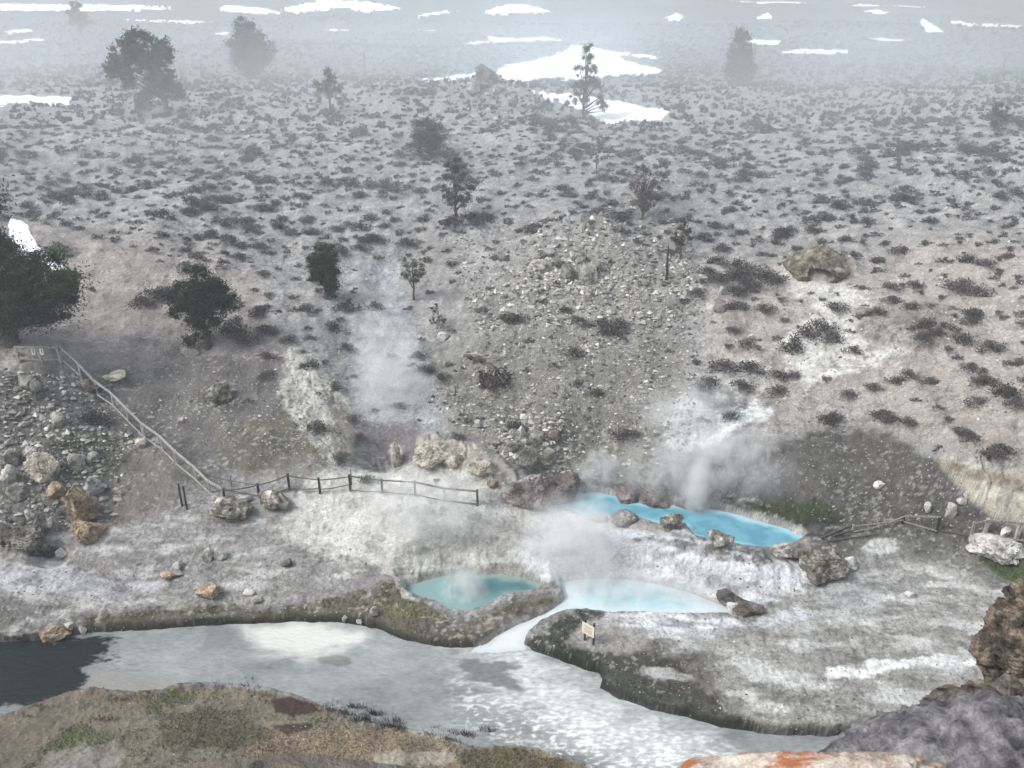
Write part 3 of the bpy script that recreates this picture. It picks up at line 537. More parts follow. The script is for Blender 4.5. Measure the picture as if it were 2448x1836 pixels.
M_RAIL = bark('weathered_grey_wood', (.22, .215, .205), (.52, .52, .50)); M_RAILM = bark('brown_weathered_rail', (.12, .11, .10), (.34, .32, .29)); M_POST = bark('dark_stained_wood', (.018, .018, .018), (.06, .058, .055)); M_RAILD = bark('dark_weathered_rail', (.04, .036, .032), (.14, .13, .12))
def bush_np(nl, rng, size, sx=1.0, sy=.7, sz=.42):
    k = max(3, nl//14); cc = rng.normal(size=(k, 3))*[.42, .42, .1]; cc[:, 2] = .3+.25*rng.random(k)
    r_ = np.linalg.norm(cc[:, :2], axis=1); cc[:, 2] *= np.clip(1.25-r_*.7, .35, 1.2)
    pick = rng.integers(0, k, nl); d = rng.normal(size=(nl, 3)); d /= np.linalg.norm(d, axis=1)[:, None]
    P = cc[pick]+d*[.32, .32, .3]*(.5+.5*rng.random((nl, 1)))
    P[:, 2] = np.abs(P[:, 2]); P = P*[sx*.62, sy*.62, sz*1.35]
    Vv, Ff = leaf_quads(P, size, rng); Vv[:, 2] = np.maximum(Vv[:, 2], -.04)
    tips = np.array([P[np.argmax(P@np.array([math.cos(t_), math.sin(t_), .3]))] for t_ in np.linspace(0, 6.28, 9)[:8]]+[P[np.argmax(P[:, 2])]]); n0 = len(Vv); sv = [[0, 0, 0]]; sf = []
    for k2, tp in enumerate(tips): sv += [tp*.5+[.012, 0, .02], tp, tp*.5-[.012, 0, .02]]; sf.append([n0, n0+1+3*k2, n0+2+3*k2, n0+3+3*k2])
    Vv = np.concatenate([Vv, np.array(sv)]); Ff = np.concatenate([Ff, np.array(sf)])
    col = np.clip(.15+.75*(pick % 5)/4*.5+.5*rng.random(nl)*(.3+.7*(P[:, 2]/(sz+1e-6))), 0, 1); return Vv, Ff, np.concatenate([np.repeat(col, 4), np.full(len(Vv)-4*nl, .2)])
PB = np.random.default_rng(3)
# shrub positions over slope and plateau
def dens_zone(X, Y, y):
    d = np.full(X.shape, 1.0)
    d = np.where(Y > 640, .5, d)
    def low(poly, v, f=20):
        nonlocal d
        m = sm(-f, f, sdist(poly, X, Y, 80)); d = d*(1-m)+v*m
    low([(560,620),(860,600),(840,980),(600,960),(540,760)], .48); low([(-900,560),(180,540),(330,600),(420,660),(560,640),(560,900),(-900,900)], .10)
    low([(180,560),(330,590),(400,720),(560,870),(250,900),(200,700)], .03)
    low([(-900,880),(560,880),(700,940),(860,1130),(860,1300),(-900,1300)], .02); low([(850,600),(960,560),(1010,700),(1040,900),(860,900)], .08); low([(940,700),(1200,700),(1250,900),(1020,1000)], .14)
    low([(1050,560),(1400,540),(1640,640),(1660,900),(1640,1130),(1100,1130),(1150,800)], .17); low([(1640,600),(3200,560),(3200,1110),(2300,1100),(2050,1020),(1850,1000),(1700,900)], .62)
    low([(1560,950),(1850,930),(2050,1010),(2330,1120),(3000,1300),(3000,1400),(1500,1400),(1500,1100)], .02); low([(1880,790),(2010,690),(2200,800),(2050,890),(1900,880)], .3)
    low([(1890,590),(2040,590),(2050,690),(1890,700)], .06); low([(-900,1150),(3200,1150),(3200,2400),(-900,2400)], 0.0, 10)
    low([(900,480),(1100,420),(1700,430),(1700,560),(1100,560)], .75)
    return d
ys = []; y = 41.0
while y < 300: ys.append(y); y += 1.10+.0045*max(0, y-60)**1.1*(1 if y < 150 else 1.6)
bxs = []; bys = []
for y in ys:
    stp = 1.06 if y < 120 else 1.06+(y-120)*.011
    wd = wrow(y)*.70; xs = np.arange(-wd, wd, stp); xs = xs+PB.uniform(-.62, .62, len(xs))*stp*.9; bxs.append(xs); bys.append(y+PB.uniform(-.8, .8, len(xs)))
bxs = np.concatenate(bxs); bys = np.concatenate(bys); bzs = ground_z(bxs, bys); BXp, BYp, BWd = project(bxs, bys, bzs)
clus = fbm(bxs/7, bys/7, 3, 80); pr = dens_zone(BXp, BYp, bys)*np.clip(1.0+.7*clus, .25, 1.4)
def samp(G, x, y):
    r = np.clip(np.round(np.interp(y, rows_y, np.arange(NR))).astype(int), 0, NR-1); c = np.clip(np.round(np.interp(x/wrow(y), cols_u, np.arange(NC))).astype(int), 0, NC-1); return G[r, c]
keep = (PB.random(len(bxs)) < pr) & (samp(snow_any, bxs, bys) < -1.5) & (samp(wet, bxs, bys) < -14)
bxs, bys, bzs, BXp, BYp, BWd = [a[keep] for a in (bxs, bys, bzs, BXp, BYp, BWd)]
bsz = (.38+.60*PB.random(len(bxs))**1.7)*np.clip(1+.45*fbm(bxs/5, bys/5, 2, 81), .6, 1.5)
SHRUBS = [(a, b, c) for a, b, c in zip(bxs, bys, bsz)]
# clumps one can point at in the photograph: (px, py, width px)
HAND = [(370,712,60),(400,705,55),(345,728,45),(230,1003,60),(205,1000,40),(555,795,70),(590,812,60),(640,792,55),(640,850,34),(595,955,26),(640,895,34),(800,785,46),(825,830,34),(802,920,34),(800,925,24),(895,733,34),(935,846,26),(1000,848,34),(985,868,20),(1018,883,42),(1072,868,30),(1440,775,52),(1475,782,56),(1460,795,44),(1370,845,44),(1325,870,28),(1230,1015,44),(1250,1020,30),
 (1760,665,60),(1800,660,70),(1840,672,60),(1790,690,56),(1760,700,46),(1830,740,46),(1930,800,60),(1960,785,60),(1900,835,55),(1980,810,50),(2000,735,50),(2045,838,42),(1730,880,60),(1790,885,60),(1690,920,50),(1975,1005,44),(1990,998,40),(2115,995,52),(2130,1002,46),(2170,1010,38),(2295,1030,40),(2325,1048,40),(2310,1036,34),(2370,1085,50),(2390,1080,52),(2365,1105,40),(2140,910,40),(2170,895,36),(2085,925,36),(2030,945,40),(1975,902,28),(2225,910,40),(2245,1070,30),(2243,970,26),(2265,998,28),(2190,952,22),(2370,830,56),(2300,690,70),(2330,700,60),(1680,1000,30),(2110,980,26)]
HS = []
for (a, b, wp) in HAND:
    p = at(a, b+6); HS.append((p.x, p.y, wp*mpp(p)/1.25))
hx = np.array([(h[0], h[1]) for h in HS])
SHRUBS = HS + [s_ for s_ in SHRUBS if ((hx-[s_[0], s_[1]])**2).sum(1).min() > 1.3]
app = np.array([s_[2]/(s_[1]*cP+8)*(1 if abs(s_[0]) < .60*(s_[1]*cP+9) else 0) for s_ in SHRUBS]); order = np.argsort(-app); near = order[:290]; rest = order[290:]
BM = []
for k in range(9):
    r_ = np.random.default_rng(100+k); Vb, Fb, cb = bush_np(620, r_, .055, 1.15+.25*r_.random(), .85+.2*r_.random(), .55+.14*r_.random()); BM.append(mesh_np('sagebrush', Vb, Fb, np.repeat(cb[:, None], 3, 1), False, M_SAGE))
LANDS = [((60,700),'by the biggest juniper, left edge'),((500,760),'around the squat juniper'),((780,690),'near the small upright juniper'),((700,800),'above the pale left cliff'),((930,850),'beside the smooth grey gully'),((1150,850),'near the fallen dead tree'),((1440,785),'in the middle of the stony slope'),((1400,620),'among the pale talus blocks'),((1060,520),'around the pale green pine'),((1620,620),'near the burnt snag'),((1800,680),'in the thicket left of the cave'),((1960,650),'around the cave mound'),((1930,810),'left of the white crusted slope'),((2160,800),'around the layered brown outcrop'),((1740,890),'above the steaming white crust'),((2000,1000),'above the dark gravel toe'),((2130,990),'along the dark gravel rim'),((2340,1050),'above the right cream cliff'),((2350,850),'on the tan right slope'),((2300,680),'at the upper right edge'),((560,560),'above the squat juniper'),((850,560),'above the smooth grey gully'),((1800,540),'on the slope above the small cave'),((2100,560),'high on the right-hand slope'),((300,560),'above the bare pinkish path'),((230,1000),'in boulders left of the handrail'),((1240,1015),'above the tumbled pool rocks')]
LP = np.array([l[0] for l in LANDS], float)
ORD = ['first', 'second', 'third', 'fourth', 'fifth', 'sixth', 'seventh', 'eighth', 'ninth', 'tenth']
def label_zoned(items, what, LANDS):
    """items: (object, px, py, size word). Names every copy by size, landmark and its place among its neighbours"""
    LPt = np.array([l[0] for l in LANDS], float); z = {}
    for it in items:
        li = int(np.argmin(((LPt-[it[1], it[2]])**2).sum(1))); z.setdefault((it[3], li), []).append(it)
    for (adj, li), L in z.items():
        g_ = f'{adj} {what} {LANDS[li][1]}'; grp = g_
        if len(L) == 1: tag(L[0][0], f'{adj} {what} {LANDS[li][1]}'[:150], what.split()[-1] if what.split()[-1] != 'sagebrush' else 'shrub', grp); continue
        L.sort(key=lambda it: it[2]); nr_ = 1 if len(L) <= 5 else 2 if len(L) <= 14 else 3 if len(L) <= 27 else 4
        names = {1: [''], 2: ['upper', 'lower'], 3: ['top', 'middle', 'bottom'], 4: ['top', 'upper', 'lower', 'bottom']}[nr_]
        for rn, R in zip(names, np.array_split(np.arange(len(L)), nr_)):
            R = sorted([L[q_] for q_ in R], key=lambda it: it[1])
            for k, it in enumerate(R):
                w_o = 'leftmost' if k == 0 else 'rightmost' if k == len(R)-1 else (ORD[k] if k < len(R)/2 else ORD[len(R)-1-k])+(' from left' if k < len(R)/2 else ' from right')
                tag(it[0], f'{adj} {what} {LANDS[li][1]}'+(f', {rn} row' if rn else '')+f', {w_o}', what.split()[-1] if what.split()[-1] != 'sagebrush' else 'shrub', grp)
items = []
for n_, i in enumerate(near):
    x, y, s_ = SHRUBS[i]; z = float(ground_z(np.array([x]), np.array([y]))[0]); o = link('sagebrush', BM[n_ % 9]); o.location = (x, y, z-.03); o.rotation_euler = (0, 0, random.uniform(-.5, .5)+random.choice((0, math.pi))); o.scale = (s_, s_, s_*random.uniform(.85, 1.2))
    px_, py_, _ = project(x, y, z); items.append((o, float(px_), float(py_), 'broad' if s_ > .95 else ('medium' if s_ > .66 else 'small')))
label_zoned(items, 'dark sagebrush', LANDS)
far_b = {True: [], False: []}; fidx = {True: [], False: []}
VS = {True: [bush_np(170, np.random.default_rng(200+k), .08, 1.25, .85, .56) for k in range(6)], False: [bush_np(64, np.random.default_rng(300+k), .15, 1.25, .9, .6) for k in range(8)]}
for i in rest:
    x, y, s_ = SHRUBS[i]; nr_ = y < 92; T = VS[nr_][i % len(VS[nr_])]; a = random.uniform(-.5, .5); ca, sa = math.cos(a)*s_, math.sin(a)*s_; z = float(ground_z(np.array([x]), np.array([y]))[0])
    v = T[0]; vv = np.stack([v[:, 0]*ca-v[:, 1]*sa+x, v[:, 0]*sa+v[:, 1]*ca+y, v[:, 2]*s_+z-.03], 1); fidx[nr_].append(T[1]); far_b[nr_].append((vv, np.clip(T[2]+random.uniform(-.25, .25), 0, 1)))
FFb = []; n0 = 0
for k in (True, False):
    for q_, (a_, b_) in enumerate(far_b[k]): FFb.append(fidx[k][q_]+n0); n0 += len(a_)
VV = np.concatenate([a for k in far_b.values() for a, _ in k]); CC = np.concatenate([b for k in far_b.values() for _, b in k])
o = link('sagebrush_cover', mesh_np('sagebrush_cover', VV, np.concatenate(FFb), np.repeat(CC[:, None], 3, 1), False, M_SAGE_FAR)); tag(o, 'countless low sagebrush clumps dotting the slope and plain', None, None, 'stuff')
print('SHRUBS', len(SHRUBS), len(VV)//4)
# trees --------------------------------------------------------------
def tube_np(path, radii, seg=7):
    path = [Vector(p) for p in path]; Vs = []; Fs = []
    for i, p in enumerate(path):
        d = (path[min(i+1, len(path)-1)]-path[max(i-1, 0)]).normalized(); a = d.orthogonal().normalized(); b = d.cross(a)
        for k in range(seg): t = 2*math.pi*k/seg; Vs.append(p+(a*math.cos(t)+b*math.sin(t))*radii[i])
    for i in range(len(path)-1):
        for k in range(seg): Fs.append((i*seg+k, i*seg+(k+1) % seg, (i+1)*seg+(k+1) % seg, (i+1)*seg+k))
    return np.array([tuple(v) for v in Vs]), np.array(Fs)
def join_np(parts):
    Vs = []; Fs = []; n_ = 0
    for v, f in parts: Vs.append(v); Fs.append(f+n_); n_ += len(v)
    return np.concatenate(Vs), np.concatenate(Fs)
def empty(name, loc, rz=0):
    o = bpy.data.objects.new(name, None); C.objects.link(o); o.location = loc; o.rotation_euler = (0, 0, rz); o.empty_display_size = .2; return o
def wobble(a, b, n_, amp, rng):
    a = Vector(a); b = Vector(b); return [a.lerp(b, i/(n_-1))+(Vector(rng.normal(size=3))*amp*(1 if 0 < i < n_-1 else 0)) for i in range(n_)]
def tree(name, base, lobes, label, cat='tree', n_leaf=6000, leaf=.11, mat=None, seed=1, trunk_r=.16, clump=.20, dens_clumps=60, bark_m=None, limbs=10, gap=0.0, group=None, base_pt=None):
    rng = np.random.default_rng(seed); p = base_pt or at(*base); m = mpp(p); root = empty(name, p); tag(root, label, cat, group)
    L = [((a-base[0])*m, (base[1]-b)*m/cP, rx*m, ry*m/cP) for a, b, rx, ry in lobes]; area = np.array([l[2]*l[3] for l in L]); area = area/area.sum()
    cl = []
    for k, (lx, lz, rx, rz) in enumerate(L):
        nn = max(3, int(dens_clumps*area[k])); d = rng.normal(size=(nn, 3)); d /= np.linalg.norm(d, axis=1)[:, None]; rr = rng.random(nn)**.45
        cl.append(np.stack([lx+d[:, 0]*rr*rx*.86, rng.uniform(-.1, .1, nn)+d[:, 1]*rr*rx*.8, lz+d[:, 2]*rr*rz*.86], 1))
    cl = np.concatenate(cl); mr_ = np.sqrt((area*np.array([l[2]*l[3] for l in L])).sum()); cr_ = clump*mr_*(.6+.8*rng.random(len(cl)))
    pick = rng.integers(0, len(cl), n_leaf); d = rng.normal(size=(n_leaf, 3)); d /= np.linalg.norm(d, axis=1)[:, None]
    P = cl[pick]+d*(cr_[pick]*np.minimum(np.abs(rng.normal(size=n_leaf))*.62, 1.9))[:, None]*[1.15, 1.15, .95]; P[:, 2] = np.maximum(P[:, 2], .05)
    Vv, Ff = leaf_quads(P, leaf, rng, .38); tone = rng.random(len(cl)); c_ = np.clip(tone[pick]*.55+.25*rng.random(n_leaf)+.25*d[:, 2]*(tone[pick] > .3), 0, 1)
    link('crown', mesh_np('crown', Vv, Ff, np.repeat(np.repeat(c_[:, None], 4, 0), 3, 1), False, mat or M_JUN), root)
    top = max(l[1]+l[3]*.5 for l in L); tx = np.average([l[0] for l in L], weights=area); pth = wobble((0, 0, -.25), (tx*.6, 0, top*.85), 6, trunk_r*.35, rng); rad = [trunk_r*(1.25-1.05*i/5) for i in range(6)]
    parts = [tube_np(pth, rad, 8)]
    for c0 in cl[rng.choice(len(cl), min(limbs, len(cl)), False)]:
        h = max(.12, min(.8, (c0[2]/top)*.62)); i = min(4, int(h*5)); s0 = pth[i].lerp(pth[i+1], h*5-i); parts.append(tube_np(wobble(s0, c0, 4, trunk_r*.3, rng), [rad[i]*.5, rad[i]*.36, rad[i]*.24, .012], 5))
    Vt, Ft = join_np(parts); link('trunk', mesh_np('trunk', Vt, Ft, None, True, bark_m or M_BARK), root); return root
big_p = at(30, 822)
tree('juniper_tree', (30, 822), [(0,640,110,120),(120,735,80,50),(20,770,60,40),(25,505,58,80),(5,435,38,60),(150,640,46,40),(190,695,44,44),(0,560,70,110),(55,610,60,70),(20,470,32,60),(110,660,60,50),(165,700,50,62),(60,720,95,70),(195,705,30,38),(115,760,60,24),(-30,760,60,50),(-60,650,90,110),(-90,760,70,60),(-20,420,22,40)],
     'largest dark juniper spreading over the left edge above the rail platform', 'tree', 110000, .085, M_JUN, 21, .34, .30, 520, limbs=26, base_pt=big_p)
tree('juniper_tree', (497, 828), [(500,735,62,48),(500,690,52,50),(470,720,50,46),(535,705,45,44),(498,655,26,24),(440,735,28,30),(560,725,22,30),(500,770,55,30),(470,810,32,14)], 'squat dense dark juniper on the slope above the handrail', 'tree', 42000, .075, M_JUN, 22, .20, .30, 200, limbs=14)
tree('juniper_tree', (780, 712), [(785,615,32,32),(778,650,40,34),(800,670,26,30),(765,630,22,28),(790,690,18,14)], 'small upright dark green juniper with dead branches above the gully', 'tree', 24000, .07, M_JUN, 23, .13, .31, 120, limbs=10)
tree('pale_tree', (990, 716), [(990,635,32,20),(975,655,22,16),(1008,655,20,18),(992,670,20,12)], 'thin pale tree in the steam at the head of the grey gully', 'tree', 2600, .075, M_PALE, 24, .07, .3, 40, limbs=9)
tree('pine_tree', (1090, 528), [(1092,410,26,24),(1090,440,38,24),(1070,465,30,20),(1115,460,30,24),(1090,485,40,18)], 'loose pale green pine standing below the round bush', 'tree', 5200, .10, M_PINE, 25, .10, .28, 60, limbs=12)
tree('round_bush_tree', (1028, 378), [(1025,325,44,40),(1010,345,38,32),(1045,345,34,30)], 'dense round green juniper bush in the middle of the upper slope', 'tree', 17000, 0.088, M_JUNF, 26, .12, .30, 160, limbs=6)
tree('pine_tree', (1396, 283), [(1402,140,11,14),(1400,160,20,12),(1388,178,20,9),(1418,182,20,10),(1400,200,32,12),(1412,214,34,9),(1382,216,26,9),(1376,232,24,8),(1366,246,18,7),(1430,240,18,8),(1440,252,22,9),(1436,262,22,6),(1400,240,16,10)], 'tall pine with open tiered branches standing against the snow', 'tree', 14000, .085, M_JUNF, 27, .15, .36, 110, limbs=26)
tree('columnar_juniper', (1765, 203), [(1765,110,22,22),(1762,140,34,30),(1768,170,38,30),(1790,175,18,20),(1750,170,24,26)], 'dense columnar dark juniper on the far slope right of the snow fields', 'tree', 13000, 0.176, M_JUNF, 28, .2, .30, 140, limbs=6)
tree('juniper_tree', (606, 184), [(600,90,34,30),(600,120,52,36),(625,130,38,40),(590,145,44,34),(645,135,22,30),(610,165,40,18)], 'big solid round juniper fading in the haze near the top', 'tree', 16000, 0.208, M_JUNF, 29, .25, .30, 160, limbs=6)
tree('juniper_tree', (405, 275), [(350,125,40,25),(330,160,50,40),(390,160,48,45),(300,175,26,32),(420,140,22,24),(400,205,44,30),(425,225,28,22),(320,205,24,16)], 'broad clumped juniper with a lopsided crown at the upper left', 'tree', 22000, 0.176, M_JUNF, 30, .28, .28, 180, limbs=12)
tree('juniper_shrub', (345, 262), [(345,240,26,20),(335,250,20,14),(360,225,20,18)], 'low dark juniper shrub under the broad clumped tree', 'tree', 2400, .18, M_JUNF, 31, .10, .3, 40, limbs=4)
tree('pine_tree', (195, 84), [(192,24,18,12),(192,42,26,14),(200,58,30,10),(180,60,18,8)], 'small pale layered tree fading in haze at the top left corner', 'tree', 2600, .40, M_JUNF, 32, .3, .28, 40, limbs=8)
tree('pine_tree', (790, 266), [(790,195,26,16),(780,215,32,16),(805,215,28,16)], 'small pale hazy tree right of the big round juniper', 'tree', 2400, .17, M_PINE, 33, .12, .28, 40, limbs=8)
tree('dead_tree', (1537, 522), [(1530,420,28,20),(1545,450,38,26),(1515,455,26,22),(1535,485,40,24),(1565,480,16,20)], 'dark half dead tree with bare branches above the talus', 'tree', 3600, .08, M_DEAD, 34, .10, .30, 60, limbs=30)
tree('brown_tree', (1625, 618), [(1625,535,22,16),(1620,560,28,20),(1640,565,16,18),(1622,585,20,12)], 'small brownish tree right of the burnt snag', 'tree', 2600, .07, M_PINE, 35, .07, .3, 40, limbs=10)
tree('pale_tree', (2377, 312), [(2375,262,22,20),(2372,285,26,20),(2390,280,14,16)], 'pale hazy grey green bush tree near the upper right edge', 'tree', 2400, .14, M_JUNF, 36, .09, .3, 40, limbs=6)
tree('sapling', (1425, 402), [(1425,360,16,12),(1422,378,18,12)], 'tiny faint brown sapling on the slope below the open pine', 'tree', 500, .10, M_PALE, 37, .05, .3, 14, limbs=6)
tree('dead_shrub', (1048, 786), [(1040,740,12,18),(1052,765,18,14),(1035,765,12,14),(1075,790,26,8)], 'dead brown shrub with bare twigs beside the grey gully', 'shrub', 1300, .06, M_DEAD, 38, .05, .3, 30, limbs=18, bark_m=M_DEADWOOD)
tree('brown_shrub', (1085, 545), [(1080,530,36,12),(1100,525,26,12),(1060,535,22,9)], 'low spreading brown shrub at the foot of the pale green pine', 'shrub', 2200, .08, M_DEAD, 39, .04, .3, 30, limbs=6)
tree('round_bush_tree', (1075, 388), [(1075,375,22,12),(1090,380,16,9)], 'low grey bush right beside the round green juniper bush', 'shrub', 1200, .10, M_SAGE, 44, .05, .3, 20, limbs=4)

# ------------------------------------------------------------------ rocks
import bmesh
def ico(sub):
    bm = bmesh.new(); bmesh.ops.create_icosphere(bm, subdivisions=sub, radius=1); Vv = np.array([v.co[:] for v in bm.verts]); bm.verts.ensure_lookup_table()
    Ff = np.array([[v.index for v in f.verts] for f in bm.faces]); bm.free(); return Vv, Ff
def noise3(P, f, seed, o=4):
    return (fbm(P[:, 0]*f+P[:, 2]*.7*f, P[:, 1]*f-P[:, 2]*.4*f, o, seed)+fbm(P[:, 1]*f+3, P[:, 2]*f+P[:, 0]*.3*f, o, seed+50)+fbm(P[:, 2]*f+7, P[:, 0]*f, o, seed+90))/3
def rock_np(seed, sub=3, cuts=9, rough=.10, scale=(1, .8, .7), fine=0.0, flat=False):
    rng = np.random.default_rng(seed); Vv, Ff = ico(sub) if sub not in ICO else ICO[sub]; ICO[sub] = (Vv, Ff); P = Vv.copy()
    for _ in range(cuts):
        n_ = rng.normal(size=3); n_ /= np.linalg.norm(n_); d = rng.uniform(.55, .88); t = P@n_-d; P = P-np.maximum(t, 0)[:, None]*n_*.94
    P = P*(1+rough*noise3(P, 1.3, seed)+rough*.45*noise3(P, 4.5, seed+7))[:, None]
    if fine: P = P*(1+fine*noise3(P, 11, seed+9)+fine*1.2*(1-2*np.abs(noise3(P, 5, seed+19))))[:, None]
    return P*np.array(scale), Ff
ICO = {}
def rock_material(name, c1, c2, c3, sc_=1.6, bumpd=.06, spot=None):
    m, t, b = new_mat(name); L = t.links; tc = nd(t, 'ShaderNodeTexCoord'); ge = nd(t, 'ShaderNodeNewGeometry'); oi = nd(t, 'ShaderNodeObjectInfo')
    n1 = nd(t, 'ShaderNodeTexNoise', Scale=sc_, Detail=8.0, Roughness=.68); L.new(ge.outputs['Position'], n1.inputs['Vector'])
    r_ = nd(t, 'ShaderNodeValToRGB'); e = r_.color_ramp.elements; e[0].position = .36; e[0].color = (*c1, 1); e[1].position = .66; e[1].color = (*c3, 1); x = e.new(.50); x.color = (*c2, 1); L.new(n1.outputs['Fac'], r_.inputs[0])
    n2 = nd(t, 'ShaderNodeTexNoise', Scale=sc_*9, Detail=5.0, Roughness=.7); L.new(ge.outputs['Position'], n2.inputs['Vector'])
    mr = nd(t, 'ShaderNodeMapRange'); mr.inputs['From Min'].default_value = .3; mr.inputs['From Max'].default_value = .7; mr.inputs['To Min'].default_value = .65; mr.inputs['To Max'].default_value = 1.3; L.new(n2.outputs['Fac'], mr.inputs['Value'])
    m3 = nd(t, 'ShaderNodeMapRange'); m3.inputs['To Min'].default_value = .7; m3.inputs['To Max'].default_value = 1.3; L.new(oi.outputs['Random'], m3.inputs['Value'])
    mm = nd(t, 'ShaderNodeMath', operation='MULTIPLY'); L.new(mr.outputs[0], mm.inputs[0]); L.new(m3.outputs[0], mm.inputs[1])
    sc2 = nd(t, 'ShaderNodeVectorMath', operation='SCALE'); L.new(r_.outputs[0], sc2.inputs[0]); L.new(mm.outputs[0], sc2.inputs['Scale']); last = sc2.outputs[0]
    if spot:
        n3 = nd(t, 'ShaderNodeTexNoise', Scale=spot[1], Detail=6.0, Roughness=.7); mq = nd(t, 'ShaderNodeMapping'); mq.inputs['Scale'].default_value = (.35, 1.6, 1.6) if 'orange' in name else (1, 1, 1); L.new(ge.outputs['Position'], mq.inputs['Vector']); L.new(mq.outputs[0], n3.inputs['Vector']); m4 = nd(t, 'ShaderNodeMapRange'); m4.inputs['From Min'].default_value = spot[2]; m4.inputs['From Max'].default_value = spot[2]+.10; L.new(n3.outputs['Fac'], m4.inputs['Value'])
        mx = nd(t, 'ShaderNodeMix', data_type='RGBA'); mx.inputs[7].default_value = (*spot[0], 1); L.new(m4.outputs[0], mx.inputs[0]); L.new(last, mx.inputs[6]); last = mx.outputs[2]
    L.new(last, b.inputs['Base Color']); b.inputs['Roughness'].default_value = .92
    bp = nd(t, 'ShaderNodeBump', Strength=.9, Distance=bumpd); L.new(n2.outputs['Fac'], bp.inputs['Height']); L.new(bp.outputs[0], b.inputs['Normal']); return m
MR = {
 'grey': rock_material('grey_rock', (.07, .068, .06), (.24, .235, .22), (.46, .45, .42)),
 'dark': rock_material('dark_rock', (.03, .028, .028), (.12, .108, .10), (.26, .24, .22)),
 'purple': rock_material('purple_brown_rock', (.05, .045, .045), (.16, .14, .14), (.27, .25, .245), 1.1),
 'white': rock_material('white_crusted_rock', (.13, .127, .12), (.42, .415, .40), (.62, .61, .60)),
 'cream': rock_material('cream_rock', (.12, .105, .08), (.42, .395, .33), (.66, .63, .55)),
 'ochre': rock_material('ochre_rock', (.10, .075, .05), (.32, .25, .17), (.60, .52, .42), 2.4),
 'mixed': rock_material('mottled_rock', (.05, .045, .035), (.20, .185, .16), (.62, .61, .57), 2.0),
}
MESHR = {}
def rmesh(kind, k):
    if (kind, k) not in MESHR:
        P, Ff = rock_np(400+k*7+len(kind), 3, 16, .10, (1, .85, .8)); MESHR[(kind, k)] = mesh_np('rock', P, Ff, None, False, MR[kind])
    return MESHR[(kind, k)]
def stone(px, py, wp, hp, kind, label=None, sub=4, seed=None, cuts=10, rough=.14, sink=.22, name='boulder', depth=.8, cat='boulder', fine=.03, xyz=None, smooth=False, group=None):
    """own-shaped boulder; px,py is the middle of its foot in the photograph, wp,hp its size there"""
    p = xyz or at(px, py); m = mpp(p); rx = wp*m*.56; rz = hp*m/cP*.62
    P, Ff = rock_np(seed or int(px*3+py), sub, cuts, rough, (rx, rx*depth, rz), fine); o = link(name, mesh_np(name, P, Ff, None, smooth, MR[kind])); o.location = p+Vector((0, rx*depth*.35, rz*(1-sink*2)))
    if label: tag(o, label, cat, group)
    return o
